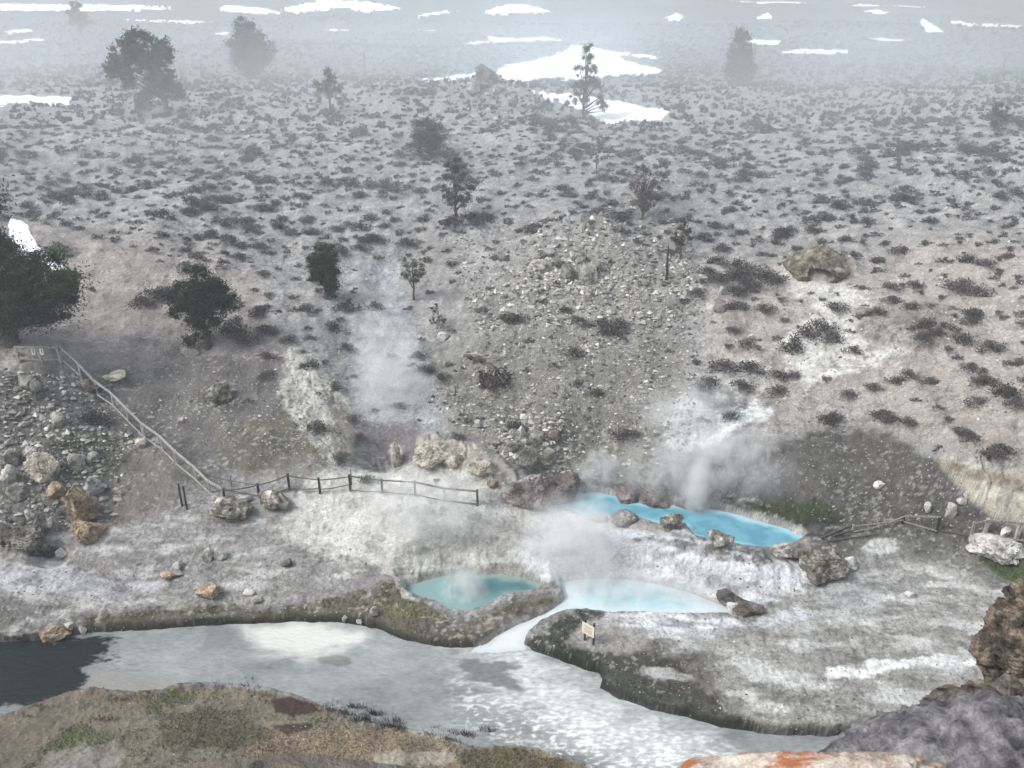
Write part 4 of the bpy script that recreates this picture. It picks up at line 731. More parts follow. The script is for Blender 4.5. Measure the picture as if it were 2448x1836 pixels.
hero = [
 (60,932,42,42,'grey','grey boulder just below the rail platform, left of its twin'),(92,950,36,44,'grey','tilted grey boulder just below the rail platform, right of its twin'),
 (140,1022,34,38,'grey','round pale grey boulder in the middle of the left rock pile'),(183,1120,38,44,'grey','leaning slab of pale grey rock in the left pile'),
 (100,1142,66,56,'cream','large cream topped boulder in the left rock pile'),(133,1190,42,36,'ochre','rusty brown block between the cream boulder and the golden outcrop'),
 (198,1252,76,84,'ochre','tall golden orange streaked outcrop in the left rock pile'),(75,1102,40,36,'grey','squat grey boulder above the cream topped boulder'),(30,1106,42,36,'grey','grey boulder near the left edge above the white block'),
 (22,1156,38,44,'white','white block at the left edge of the rock pile'),(45,1190,46,32,'grey','flat pale boulder at the left edge under the white block'),(226,1180,46,40,'white','white block on the shoulder of the golden outcrop'),
 (72,1240,24,24,'white','small white stone above the grey twins at the pile foot'),(102,1266,34,46,'grey','upright grey boulder at the foot of the left pile'),(127,1268,28,38,'grey','narrow grey boulder beside the dark hollow'),
 (60,1306,104,46,'mixed','long white and grey ledge at the foot of the left pile'),(208,1290,62,46,'ochre','brown crumbly outcrop below the golden outcrop'),(145,1330,28,20,'white','white pointed stone on the lip of the dark hollow'),
 (12,1296,44,44,'dark','dark purple boulder at the left edge of the long ledge'),
 (556,1242,92,44,'mixed','wide flat layered rock in front of the dark fence'),(657,1214,62,46,'mixed','blocky rock with pale top touching the dark fence'),(575,1200,44,18,'white','small white capped rock behind the flat layered rock'),(530,1208,30,18,'cream','small cream rock left of the white capped rock'),
 (497,1338,28,34,'white','white leaning stone on the terrace, left of a pair'),(523,1334,32,24,'white','white low stone on the terrace, right of a pair'),(426,1358,26,18,'white','white square block on the grey terrace'),(397,1384,34,18,'ochre','yellow brown stone at the end of the shallow pit'),(424,1378,30,12,'grey','flat grey stone beside the yellow brown stone'),
 (500,1428,52,30,'ochre','rusty broken rock above the creek bank'),(131,1530,66,26,'ochre','orange brown rock on the edge of the dark water'),(164,1505,20,18,'cream','small cream stone behind the orange brown rock'),(196,1518,22,28,'cream','upright cream stone at the end of the dark water'),(34,1526,46,18,'white','white stones at the left end of the creek bank'),
 (594,1422,26,12,'white','small flat white stone above the mossy bank'),(612,1440,26,12,'grey','pale flat stone beside the flat white stone'),(682,1352,34,22,'grey','grey lump on the pale terrace above the creek'),
 (827,1486,16,16,'white','white pebble boulder at the creek edge, leftmost of three'),(856,1488,18,14,'white','white pebble boulder at the creek edge, middle of three'),(894,1470,24,20,'grey','pale rock on the bank, rightmost of three'),
 (1259,1212,88,78,'purple','big brown purple boulder at the left end of the blue pool'),(1346,1206,82,74,'purple','big smooth grey boulder behind the blue pool, right of the brown one'),(1306,1190,36,50,'dark','dark wedge of rock between the two big boulders'),
 (1500,1200,70,50,'purple','brown boulder on the far shore of the blue pool'),(1570,1206,90,44,'dark','dark rock bank on the far shore of the blue pool'),(1650,1212,74,36,'dark','low dark rock at the far shore where the steam rises'),
 (1178,1166,26,24,'ochre','small yellowish rock left of the big brown boulder'),(1244,1042,18,24,'white','white upright stone at the top of the tumbled rocks'),(1272,1040,20,14,'white','white round stone right of the upright one'),(1142,1022,18,18,'white','lone white round stone above the cream cliff'),
 (1284,1058,44,26,'grey','long grey slab in the tumbled rocks'),(1296,1072,26,18,'grey','pale block under the long grey slab'),(1324,1054,34,24,'dark','dark grey block right of the long slab'),(1262,1118,50,48,'grey','largest pale boulder of the tumbled rocks above the pool'),(1314,1100,36,30,'grey','grey boulder right of the largest tumbled one'),(1186,1062,24,18,'grey','flat stone left of the tumbled rocks'),(1225,1080,30,22,'grey','grey stone above left of the largest tumbled boulder'),
 (1350,1148,36,22,'white','pale stone above the smooth grey boulder'),(1059,812,32,20,'white','lone smooth white boulder left of the fallen dead tree'),(946,1108,26,46,'cream','cream pillar standing in the grey steaming hollow'),
 (1030,1112,70,54,'cream','massive cream block at the right side of the steaming hollow'),(1084,1116,46,30,'cream','cream rock wall next to the massive cream block'),(1150,1138,60,34,'cream','low cream rock wall sloping down to the big boulders'),
 (1302,650,36,30,'grey','rounded pale boulder in the upper talus, leftmost'),(1354,662,38,34,'grey','rounded pale boulder in the upper talus, middle'),(1406,674,48,38,'grey','largest rounded boulder in the upper talus'),(1372,622,24,22,'white','white angular boulder at the top of the talus'),(1390,628,26,28,'grey','grey angular boulder beside the white one atop the talus'),(1425,650,30,34,'grey','upright grey boulder right of the largest talus boulder'),(1290,620,30,22,'grey','small grey boulder above the leftmost rounded one'),
 (1975,1384,104,70,'mixed','big crusted grey rock at the right end of the blue pool'),(2026,1360,40,34,'white','pale lump on the right flank of the big crusted rock'),(1952,1394,44,30,'dark','dark block at the foot of the big crusted rock'),(1932,1335,66,34,'dark','dark mossy rock behind the big crusted rock'),(1880,1330,60,24,'mixed','low crusted rock at the tip of the blue pool'),
 (2379,1336,116,54,'white','large white heap of crusted rock in front of the right fence'),(2217,1226,18,28,'white','white standing stone behind the right fence'),(2272,1238,28,44,'white','tall white stone behind the right fence'),(2402,1284,24,28,'white','white stone leaning on the right fence'),(2101,1166,24,16,'white','white stone on the dark gravel slope'),(2177,1430,26,20,'white','small white rock alone on the right terrace'),(2310,1188,16,16,'white','small white stone high on the dark gravel by the cream cliff'),(2300,1205,22,16,'white','flat white stone under the cream cliff'),
 (1752,1462,32,24,'white','white round rock at the end of the pale pool'),(1792,1466,60,24,'dark','dark flat rock right of the white round one'),(1740,1440,50,24,'dark','dark rock standing in for the shaded hole above the pale pool'),  # last one: dark boulder in place of a shaded hole
 (1489,1252,72,20,'mixed','dark speckled crust rock on the near shore of the blue pool'),(1606,1262,52,36,'mixed','brown rock jutting into the blue pool from the near shore'),(1722,1300,62,24,'mixed','crusted ledge on the near shore of the blue pool'),(1430,1246,44,12,'white','thin white crust at the left shore of the blue pool'),
 (1160,212,52,50,'grey','hazy rock pinnacle on the knoll against the snow'),(1132,224,40,26,'grey','low hazy rock left of the knoll pinnacle'),(1190,222,34,20,'grey','low hazy rock right of the knoll pinnacle'),(1208,294,18,24,'white','small pointed white rock below the knoll'),
 (1722,745,30,26,'purple','brown boulder right of the stony slope'),(1797,812,18,14,'cream','small yellow stone in the shrubs above the white crust'),(1725,705,14,22,'white','pair of round pale stones near the dark thicket'),
 (450,850,44,20,'white','white rocks under the squat juniper'),(270,905,60,12,'cream','thin broken ledge beside the handrail'),(520,958,60,44,'mixed','pale rock outcrop on the slope right of the handrail'),(435,1010,24,14,'cream','pale stone on the slope just right of the handrail'),(338,1066,30,22,'cream','brown stone at the foot of a handrail post'),
 (220,1100,30,20,'grey','grey stone right of the leaning slab'),(212,935,50,22,'dark','dark overhanging rock under the handrail'),
]
for k, (a, b, w_, h_, kd, lab) in enumerate(hero):
    big = max(w_, h_) > 44
    stone(a, b, w_, h_, kd, lab, sub=5 if big else 4, seed=900+k, cuts=16 if kd not in ('purple',) else 9, rough=.24 if big else .16, fine=.10 if big else .06, cat='boulder' if big else 'rock')
# the mound with the small cave
p = at(1962, 668); m_ = mpp(p); P, Ff = rock_np(777, 6, 9, .2, (1, 1, 1), .05); P = P*np.array([78*m_, 60*m_, 62*m_])
c0 = np.array([-2*m_, -60*m_, 8*m_]); dd = P-c0; q_ = np.sqrt((dd[:, 0]/(30*m_))**2+(dd[:, 2]/(17*m_))**2+np.where(P[:, 1] > -5*m_, 9, 0)); P[:, 1] += np.where(q_ < 1, 85*m_*(1-q_**4), 0)
o = link('rock_mound', mesh_np('rock_mound', P, Ff, None, False, rock_material('lichen_brown_rock', (.035, .032, .024), (.12, .11, .085), (.28, .265, .23), 1.5))); o.location = p+Vector((0, 38*m_, 1*m_)); tag(o, 'brown crumbly rock mound with a small dark cave mouth', 'rock mound')
# scattered talus, each stone a thing of its own
RZ = [  # polygon, count, size range (m), kinds, landmark list index phrase
 ([(0,900),(140,905),(250,1080),(260,1240),(0,1300)], 66, (.22, .55), ['grey','grey','mixed','white','dark']),
 ([(1180,600),(1330,560),(1440,540),(1560,560),(1680,660),(1640,780),(1500,820),(1300,740),(1180,700)], 66, (.24, .52), ['grey','grey','mixed']),
 ([(1160,1000),(1300,1000),(1420,1080),(1440,1150),(1240,1130),(1180,1060)], 14, (.2, .42), ['grey']),
 ([(1900,780),(2250,700),(2448,1000),(2300,1050),(1900,950)], 16, (.15, .32), ['white','grey']),
 ([(300,230),(700,240),(700,340),(300,330)], 8, (.35, .7), ['grey']),
]
RL = [((40,960),'high in the left pile under the platform'),((180,960),'beside the handrail above the left pile'),((40,1060),'at the left edge of the left pile'),((120,1080),'above the cream topped boulder'),((200,1080),'around the leaning slab of the left pile'),((30,1200),'at the left edge near the white block'),((90,1210),'below the cream topped boulder'),((160,1160),'beside the rusty brown block'),((20,1270),'above the dark purple boulder'),((230,1220),'at the foot of the golden outcrop'),
      ((1230,640),'left of the rounded talus boulders'),((1300,590),'above the leftmost rounded talus boulder'),((1330,700),'just below the rounded talus boulders'),((1420,580),'at the top of the talus'),((1450,720),'below the largest talus boulder'),((1500,620),'left of the burnt snag'),((1580,600),'at the foot of the small brown tree'),((1620,700),'right of the burnt snag on the talus'),((1530,780),'at the lower edge of the talus'),((1400,800),'in the middle of the stony slope'),
      ((1250,1040),'around the white upright stone'),((1380,1080),'above the smooth grey boulder'),((1250,1100),'near the largest tumbled boulder'),((2000,850),'on the white crusted slope'),((2200,760),'around the layered brown outcrop'),((2350,950),'on the tan slope at the right'),((2150,950),'above the rim of the dark gravel'),((400,290),'under the broad clumped juniper'),((600,290),'below the big round juniper')]
items = []; prng = random.Random(5)
for poly, cnt, (s0, s1), kinds in RZ:
    xs = [p_[0] for p_ in poly]; ysq = [p_[1] for p_ in poly]; got = 0; placed = []; tries = 0
    while got < cnt and tries < 6000:
        tries += 1; a = prng.uniform(min(xs), max(xs)); b = prng.uniform(min(ysq), max(ysq))
        if sdist(poly, np.array([a]), np.array([b]))[0] < 0: continue
        p = at(a, b); m_ = mpp(p); r_ = s0+(s1-s0)*prng.random()**2; 
        if any((a-c)**2+(b-d)**2 < (.75*(r_/m_+e))**2 for c, d, e in placed): continue
        if any(abs(a-h[0]) < h[2]*.45+r_/m_*.5 and -10 < h[1]-b < h[3]*.8 for h in hero): continue
        placed.append((a, b, r_/m_*.5)); got += 1; kd = prng.choice(kinds); o = link('boulder' if r_ > .34 else 'rock', rmesh(kd, prng.randrange(5))); o.location = p+Vector((0, 0, r_*.12))
        o.rotation_euler = (prng.uniform(-.5, .5), prng.uniform(-.5, .5), prng.uniform(0, 6.28)); o.scale = (r_*.6, r_*.5*prng.uniform(.8, 1.2), r_*.5*prng.uniform(.7, 1.1))
        items.append((o, a, b, {'grey': 'pale grey', 'dark': 'dark', 'white': 'white', 'mixed': 'mottled'}[kd]))
label_zoned(items, 'angular rock', RL)
# loose stones nobody could count
small = []
def scatter_small(poly, n_, s0, s1, kind_mix):
    xs = [p_[0] for p_ in poly]; ysq = [p_[1] for p_ in poly]; A_ = PB.uniform(min(xs), max(xs), n_*3); B_ = PB.uniform(min(ysq), max(ysq), n_*3)
    k = sdist(poly, A_, B_) > 0; A_ = A_[k][:n_]; B_ = B_[k][:n_]; i = np.clip(((A_-OX)/2).astype(int), 0, BW-1); j = np.clip(((B_-OY)/2).astype(int), 0, BH-1); k = LUT[j, i]; k = k[k >= 0]; k = k[wet.flat[k] < -4]
    P = V[k]+PB.uniform(-.05, .05, (len(k), 3))*[1, 1, 0]; P[:, 2] = ground_z(P[:, 0], P[:, 1]); small.append((P, s0+(s1-s0)*PB.random(len(k))**3, PB.random(len(k))*kind_mix[1]+kind_mix[0]))
scatter_small([(1050,560),(1450,500),(1700,640),(1680,800),(1640,1100),(1400,1160),(1200,1100),(1020,960),(1150,800)], 13000, .06, .30, (.1, .9))
scatter_small(TALUS, 2600, .14, .50, (.35, .65)); scatter_small([(1240,560),(1420,560),(1460,700),(1300,720)], 700, .2, .55, (.45, .55)); scatter_small([(1160,990),(1330,990),(1400,1080),(1300,1120),(1200,1090)], 500, .15, .5, (.4, .6)); scatter_small([(0,900),(150,920),(230,1080),(240,1260),(0,1300)], 700, .15, .5, (.3, .7)); scatter_small([(1160,190),(1260,200),(1240,300),(1080,300)], 120, .4, 1.0, (.4, .6))
scatter_small([(0,880),(200,900),(330,1050),(280,1250),(0,1320)], 3600, .05, .36, (.2, .8))
scatter_small([(1700,640),(2448,600),(2448,1050),(1900,1000),(1700,860)], 3000, .05, .20, (.4, .6))
scatter_small([(1850,1060),(2200,1060),(2448,1290),(1900,1240)], 1500, .04, .15, (.2, .7))
scatter_small([(560,830),(860,840),(760,1130),(300,1000)], 1800, .05, .20, (.3, .7))
scatter_small([(0,1340),(900,1300),(960,1500),(0,1530)], 1500, .03, .13, (.1, .8))
scatter_small([(1300,1460),(2448,1400),(2448,1700),(1900,1740),(1560,1690)], 2600, .03, .10, (.2, .8))
scatter_small([(0,380),(2448,380),(2448,680),(0,680)], 3500, .07, .26, (.3, .7)); scatter_small([(250,200),(760,200),(760,400),(250,400)], 900, .12, .42, (.5, .5)); scatter_small([(1060,190),(1320,200),(1300,360),(1000,400)], 600, .12, .40, (.3, .6))
scatter_small([(200,620),(560,640),(560,830),(200,830)], 350, .04, .14, (.3, .7)); scatter_small([(1400,1380),(1900,1300),(2000,1400),(1800,1450)], 250, .04, .14, (0, .5))
octa = np.array([(1,0,0),(-1,0,0),(0,1,0),(0,-1,0),(0,0,1),(0,0,-1.)]); of = np.array([(0,2,4),(2,1,4),(1,3,4),(3,0,4),(2,0,5),(1,2,5),(3,1,5),(0,3,5)])
PP = np.concatenate([a for a, _, _ in small]); SS = np.concatenate([b for _, b, _ in small])*.62; TT = np.concatenate([c for _, _, c in small]); n_ = len(PP)
jit = octa[None]*(.6+.7*PB.random((n_, 6, 3)))+PB.uniform(-.35, .35, (n_, 6, 3)); ang = PB.uniform(0, 6.28, n_); ca, sa = np.cos(ang)[:, None], np.sin(ang)[:, None]
jx = jit[..., 0]*ca-jit[..., 1]*sa; jy = jit[..., 0]*sa+jit[..., 1]*ca; VV = np.stack([jx*SS[:, None]+PP[:, 0:1], jy*SS[:, None]*.85+PP[:, 1:2], jit[..., 2]*SS[:, None]*.65+PP[:, 2:3]+SS[:, None]*.02], -1).reshape(-1, 3)
FF = (of[None]+np.arange(n_)[:, None, None]*6).reshape(-1, 3); tone = (.05+.48*np.clip(TT, 0, 1)**1.9)*(.7+.6*PB.random(n_)); cc = np.stack([tone, tone*.975, tone*.92], 1); cc = np.repeat(cc, 6, 0)
m, t, b = new_mat('loose_stone'); vc = nd(t, 'ShaderNodeVertexColor'); vc.layer_name = 'Col'; t.links.new(vc.outputs['Color'], b.inputs['Base Color']); b.inputs['Roughness'].default_value = .95
o = link('scree', mesh_np('scree', VV, FF, cc, False, m)); tag(o, 'countless small angular stones strewn over slopes and terraces', None, None, 'stuff'); print('SCREE', n_)
# tufts of grass and moss on the banks, coloured like the bank they grow on
lum = COL[..., :3]; green = (lum[..., 1]/(lum[..., 2]+1e-3) > 1.33) & (PY > 1150) & (wet < -5) & (GYY < 60); gi = np.nonzero(green.ravel())[0]; gi = PB.choice(gi, min(26000, len(gi)), False)
P = V[gi]+PB.uniform(-.03, .03, (len(gi), 3))*[1, 1, 0]; h = (.02+.055*PB.random(len(gi)))[:, None]; a = PB.uniform(0, 6.28, len(gi)); dx = np.stack([np.cos(a), np.sin(a), 0*a], 1)*h*.5; lean = PB.normal(size=(len(gi), 3))*h*.5; lean[:, 2] = h[:, 0]
VV = np.stack([P-dx, P+dx, P+dx*.3+lean, P-dx*.3+lean*.9], 1).reshape(-1, 3); cg = COL.reshape(-1, 4)[gi, :3]*PB.uniform(.75, 1.3, (len(gi), 1)); cg = np.repeat(cg, 4, 0)
M_BLADE, t, b = new_mat('bank_grass_blades'); vc = nd(t, 'ShaderNodeVertexColor'); vc.layer_name = 'Col'; t.links.new(vc.outputs['Color'], b.inputs['Base Color']); b.inputs['Roughness'].default_value = .9
o = link('grass', mesh_np('grass', VV, np.arange(len(VV)).reshape(-1, 4), cg, False, M_BLADE)); tag(o, 'short olive grass and moss on the creek banks', None, None, 'stuff')
# dark reeds at the water's edge
rp = []
for (a, b, w_, n_, h_) in [(595,1640,50,60,.22),(530,1643,40,40,.16),(790,1698,50,120,.2),(840,1706,70,240,.28),(880,1722,70,300,.34),(930,1738,60,240,.3),(955,1745,30,90,.3),(1030,1757,50,70,.22),(1070,1766,40,60,.22),(1105,1770,50,130,.26),(1122,1776,30,60,.26),(1165,1762,36,90,.28),(1270,1796,60,70,.14),(1340,1815,50,60,.14),(285,1672,60,70,.18),(250,1720,70,120,.16),(100,1690,80,90,.14),(60,1712,60,60,.14),(960,1530,60,120,.12),(1440,1625,20,40,.12)]:
    for _ in range(n_):
        p = at(a+random.gauss(0, w_*.3), b+random.gauss(0, 3)); hh = h_*random.uniform(.4, 1.1); rp.append((p.x, p.y, max(p.z, -.03), hh))
rp = np.array(rp); n_ = len(rp); a = PB.uniform(0, 6.28, n_); dx = np.stack([np.cos(a), np.sin(a), 0*a], 1)*.012; ln = PB.normal(size=(n_, 3))*rp[:, 3:]*.28; ln[:, 2] = rp[:, 3]; P = rp[:, :3]
VV = np.stack([P-dx, P+dx, P+dx*.2+ln, P-dx*.2+ln], 1).reshape(-1, 3); tone = PB.uniform(.02, .10, (n_, 1)); cg = np.repeat(tone*[1, .88, .66], 4, 0)
o = link('reeds', mesh_np('reeds', VV, np.arange(len(VV)).reshape(-1, 4), cg, False, M_BLADE)); tag(o, 'dark dry reeds along the near edge of the creek', None, None, 'stuff')
# ------------------------------------------------------------------ fences, signs, posts
def box_np(c, size, ax=None):
    """box centred at c; ax = (x dir, y dir, z dir)"""
    v = np.array([(i, j, k) for i in (-.5, .5) for j in (-.5, .5) for k in (-.5, .5)])*size
    if ax is not None: v = v@np.array([list(a) for a in ax])
    f = np.array([(0,1,3,2),(4,6,7,5),(0,4,5,1),(2,3,7,6),(0,2,6,4),(1,5,7,3)]); return v+np.array(c), f
def bar(a, b, w_, h_):
    a = Vector(a); b = Vector(b); d = (b-a); L = d.length; d.normalize(); s_ = d.cross(Vector((0, 0, 1))).normalized(); u_ = s_.cross(d); return box_np((a+b)/2, (L, w_, h_), (d, s_, u_))
def fence(label, posts, rails, post_m, rail_m, pw=.10, cat='fence', extra=()):
    """posts: (px, py, height m, width factor); rails: (post i, frac height, post j, frac height, thickness, sag)"""
    base = [at(p_[0], p_[1]) for p_ in posts]; root = empty('fence', base[0]); tag(root, label, cat); O = base[0]
    for k, (p_, b_) in enumerate(zip(posts, base)):
        l = b_-O; w_ = pw*(p_[3] if len(p_) > 3 else 1); V1, F1 = box_np((l.x, l.y, l.z+p_[2]/2-.1), (w_, w_, p_[2]+.2)); link('post', mesh_np('post', V1, F1, None, False, p_[4] if len(p_) > 4 else post_m), root)
    for (i, fi, j, fj, th, sag) in rails:
        a = base[i]-O+Vector((0, -pw*.5-.012, posts[i][2]*fi)); b = base[j]-O+Vector((0, -pw*.5-.012, posts[j][2]*fj)); mid = (a+b)/2-Vector((0, 0, sag))
        parts = [bar(a, b, th*.6, th)] if sag == 0 else [tube_np([a, a.lerp(b, .25)-Vector((0, 0, sag*.75)), mid, a.lerp(b, .75)-Vector((0, 0, sag*.75)), b], [th/2]*5, 5)]
        V1, F1 = join_np(parts); link('rail', mesh_np('rail', V1, F1, None, False, rail_m), root)
    return root
A = [(45,867,.98),(98,867,.98,1.2),(146,865,.98,1.2),(152,864,.95,.8),(194,903,1.0,.7),(235,946,.95,.6),(270,970,.9,.6),(307,1009,.95,.6),(344,1046,.98,1.3),(389,1076,.92,.9),(423,1110,.92,1.3),(469,1149,.9,.9),(503,1181,.85,.9),(536,1199,.8,.9)]
rl = [(0,.97,1,.97,.09,0),(1,.97,2,.97,.09,0),(0,.22,1,.2,.07,0),(1,.2,2,.2,.07,0),(3,.97,4,1.04,.09,0),(3,.12,4,.22,.09,0)]+[(i,1.03,i+1,1.03,.12,0) for i in range(4, 13)]+[(i,.12,i+1,.14,.08,0) for i in range(5, 13)]
fence('weathered grey wooden handrail stepping down the left slope from the platform', A, rl, M_RAIL, M_RAIL, .12)
B = [(539,1200,.86,.9),(618,1187,.84,1),(692,1170,.98,1),(765,1179,.96,1),(839,1173,1.02,1.1),(913,1178,.86,1),(992,1185,.94,1),(1063,1199,.92,1.1,M_RAIL),(1142,1209,.98,1.2)]
rl = [(0,.9,1,.9,0.072,.04),(1,.92,2,.93,0.072,.06),(1,.12,2,.1,0.065,.03),(2,.92,3,.92,0.065,.03),(2,.12,3,.35,0.058,.05),(3,.9,4,.92,0.065,.03),(3,.3,4,.45,0.058,.06),(4,.95,5,.95,0.072,.0),(5,.95,6,.96,0.072,.0),(4,.1,5,.12,0.058,.03),(5,.12,6,.14,0.058,.03),(6,.96,7,.92,0.102,0),(7,.92,8,.95,0.102,0),(6,.14,7,.12,0.058,.02),(7,.12,8,.12,0.087,0)]
fb = fence('dark post and rail fence crossing the pale terrace above the pools', B, rl, M_POST, M_RAILD, .105)
O = at(539, 1200)
for (a1, h1, a2, h2, th, sg) in [((469,1149),.55,(618,1187),.78,.05,.10),((423,1110),.7,(539,1200),.85,.055,.04),((489,1168),.3,(618,1187),.1,.05,.05)]:
    a = at(*a1)-O+Vector((0, 0, h1)); b = at(*a2)-O+Vector((0, -.06, h2)); V1, F1 = tube_np([a, (a+b)/2-Vector((0, 0, sg)), b], [th/2]*3, 5); link('rail', mesh_np('rail', V1, F1, None, False, M_RAILD), fb)
Cc = [(2037,1270,.42,.5,M_RAIL),(2156,1251,.5,1),(2237,1272,1.0,1)]
fc = fence('sagging broken fence on the dark gravel toe right of the blue pool', Cc, [(0,.9,1,.5,.07,.02),(1,.95,2,.98,.09,.0),(1,.3,2,.12,.08,0),(0,.05,1,.95,.08,.14)], M_POST, M_RAILM, .13)
O = at(2037, 1270)
for (a1, a2, th) in [((1960,1290),(2036,1262),.06),((1975,1296),(2100,1280),.05),((2237,1268),(2322,1287),.06),((1990,1284),(2045,1272),.05)]:
    a = at(*a1)-O+Vector((0, 0, .08)); b = at(*a2)-O+Vector((0, 0, .14)); V1, F1 = bar(a, b, th, th); link('rail', mesh_np('rail', V1, F1, None, False, M_RAILD), fc)
D = [(2318,1290,1.1,.9),(2353,1283,1.1,1.1,M_RAIL),(2428,1293,1.15,1.2,M_RAIL),(2500,1304,.95,1)]
fence('brown rail fence behind the white heap at the right edge', D, [(0,.95,1,.95,.09,0),(1,.95,2,.95,.1,0),(2,.95,3,.95,.1,0),(0,.1,1,.12,.08,0),(1,.12,2,.12,.08,0),(2,.12,3,.12,.08,0)], M_RAILM, M_RAILM, .13)
def simple_post(px, py, h, r, label, mat=None, cat='post'):
    p = at(px, py); V1, F1 = tube_np([(0, 0, -.15), (0, 0, h*.5), (.01, 0, h)], [r, r*.97, r*.9], 8); cap = np.array([[i for i in range(16, 24)]]); 
    Vc = np.concatenate([V1, [[.01, 0, h]]]); Fc_ = np.concatenate([F1, np.array([(16+k, 16+(k+1) % 8, 24, 24) for k in range(8)])]); me = bpy.data.meshes.new('post'); me.from_pydata(Vc.tolist(), [], [tuple(dict.fromkeys(f)) for f in Fc_.tolist()]); me.materials.append(mat or M_POST); o = link('post' if cat == 'post' else 'stake', me); o.location = p; tag(o, label, cat); return o
simple_post(437, 1208, 1.36, .055, 'slim black post left of its twin below the handrail')
simple_post(447, 1217, 1.42, .055, 'slim black post right of its twin below the handrail')
for (a, b, h, r, lab) in [(1088,945,.62,.02,'thin marker stake standing right of the grey gully'),(1228,985,.72,.02,'thin marker stake on the gravel under the fallen dead tree'),(1474,1100,.6,.02,'thin marker stake on the gravel above the blue pool'),(873,170,2.8,.12,'lone thin post on the hazy plain left of the knoll'),(2396,176,2.2,.10,'lone thin post on the hazy plain near the right edge'),(273,250,1.3,.07,'dark stake left of its twin beside the broad juniper'),(294,248,1.1,.07,'dark stake right of its twin beside the broad juniper'),(555,1165,.7,.02,'thin stake behind the sagging rail at the fence corner'),(840,1160,.95,.025,'thin stake at the tallest dark fence post')]: simple_post(a, b, h, r, lab, M_CHAR, 'stake')
# burnt snag
p = at(1592, 668); m_ = mpp(p); rg = np.random.default_rng(9); pts = wobble((0, 0, -.2), (-.02, 0, 78*m_/cP), 7, .03, rg); parts = [tube_np(pts, [.11, .10, .085, .075, .06, .045, .02], 7)]
for k in range(7): s0 = pts[2].lerp(pts[6], k/7); parts.append(tube_np([s0, s0+Vector((rg.uniform(-.35, .35), rg.uniform(-.2, .2), rg.uniform(-.05, .2)))], [.025, .006], 5))
V1, F1 = join_np(parts); o = link('burnt_snag', mesh_np('burnt_snag', V1, F1, None, True, M_CHAR)); o.location = p; tag(o, 'charred upright snag at the right side of the talus', 'dead tree')
# fallen dead tree
p = at(1150, 880); root = empty('fallen_tree', p); tag(root, 'fallen dead tree with bleached roots and dark trunk on the slope', 'fallen tree')
def rel(a, b, h): q__ = at(a, b)-p; return q__+Vector((0, 0, h))
V1, F1 = tube_np([rel(1108, 852, .10), rel(1125, 860, .22), rel(1148, 868, .30), rel(1170, 884, .32), rel(1190, 896, .28)], [.06, .15, .19, .20, .12], 9); link('trunk', mesh_np('trunk', V1, F1, None, True, M_BARK), root)
V1, F1 = tube_np([rel(1116, 852, .26), rel(1132, 857, .36), rel(1152, 864, .44)], [.02, .06, .03], 7); link('stripped_bark', mesh_np('stripped_bark', V1, F1, None, True, M_DEADWOOD), root)
for k, (a, b, h) in enumerate([(1165,905,.02),(1182,915,.0),(1215,932,.0),(1200,905,.25),(1160,893,.1),(1205,918,.1),(1190,930,.0),(1212,900,.3)]):
    s0 = rel(1165+k*3, 878+k*2, .36); e0 = rel(a, b, h+.12); V1, F1 = tube_np(wobble(s0, e0, 5, .04, rg), [.06, .05, .04, .03, .012], 6); link('branch', mesh_np('branch', V1, F1, None, True, M_DEADWOOD if k < 5 else M_CHAR), root)
rr = np.random.default_rng(12); Pt = np.array([tuple(rel(rr.uniform(1145, 1220), rr.uniform(895, 930), rr.uniform(.02, .3))) for _ in range(420)]); Vt, Ft = leaf_quads(Pt, .11, rr); link('brush', mesh_np('brush', Vt, Ft, np.full((len(Vt), 3), .3), False, M_DEAD), root)
# warning sign by the pale pool
def plain(name, c, r_=.6):
    m, t, b = new_mat(name); tc = nd(t, 'ShaderNodeTexCoord'); n1 = nd(t, 'ShaderNodeTexNoise', Scale=6.0, Detail=4.0); t.links.new(tc.outputs['Object'], n1.inputs['Vector']); rp_ = nd(t, 'ShaderNodeValToRGB'); rp_.color_ramp.elements[0].color = (*[v*.8 for v in c], 1); rp_.color_ramp.elements[1].color = (*c, 1)
    t.links.new(n1.outputs['Fac'], rp_.inputs[0]); t.links.new(rp_.outputs[0], b.inputs['Base Color']); b.inputs['Roughness'].default_value = r_; return m
M_PANEL = plain('cream_sign_paint', (.74, .70, .58)); M_INK = plain('faded_brown_lettering', (.30, .26, .20)); M_WHITE = plain('white_sign_paint', (.78, .78, .76)); M_BLACK = plain('black_print', (.03, .03, .03))
pL = at(1395, 1531); pR = at(1407, 1540); root = empty('warning_sign', pL); tag(root, 'cream warning sign on two black posts beside the pale pool', 'sign')
d = Vector((.40, -.34, 0)); hl = 1.18
for q_, hh in ((Vector((.04, .03, 0)), hl), (d+Vector((.0, .02, 0)), hl)):
    gz = float(ground_z(np.array([pL.x+q_.x]), np.array([pL.y+q_.y]))[0])-pL.z; V1, F1 = box_np((q_.x, q_.y, gz+hh/2-.08), (.085, .085, hh+.16)); link('post', mesh_np('post', V1, F1, None, False, M_POST), root)
dn = d.normalized(); nrm = Vector((dn.y, -dn.x, 0)); ctr = d*.5-Vector((0, .0, 0))+nrm*.075+Vector((0, 0, hl-.38)); ax = (dn, nrm, Vector((0, 0, 1)))
V1, F1 = box_np(ctr, (.66, .02, .60), ax); pn = link('panel', mesh_np('panel', V1, F1, None, False, M_PANEL), root)
parts = []
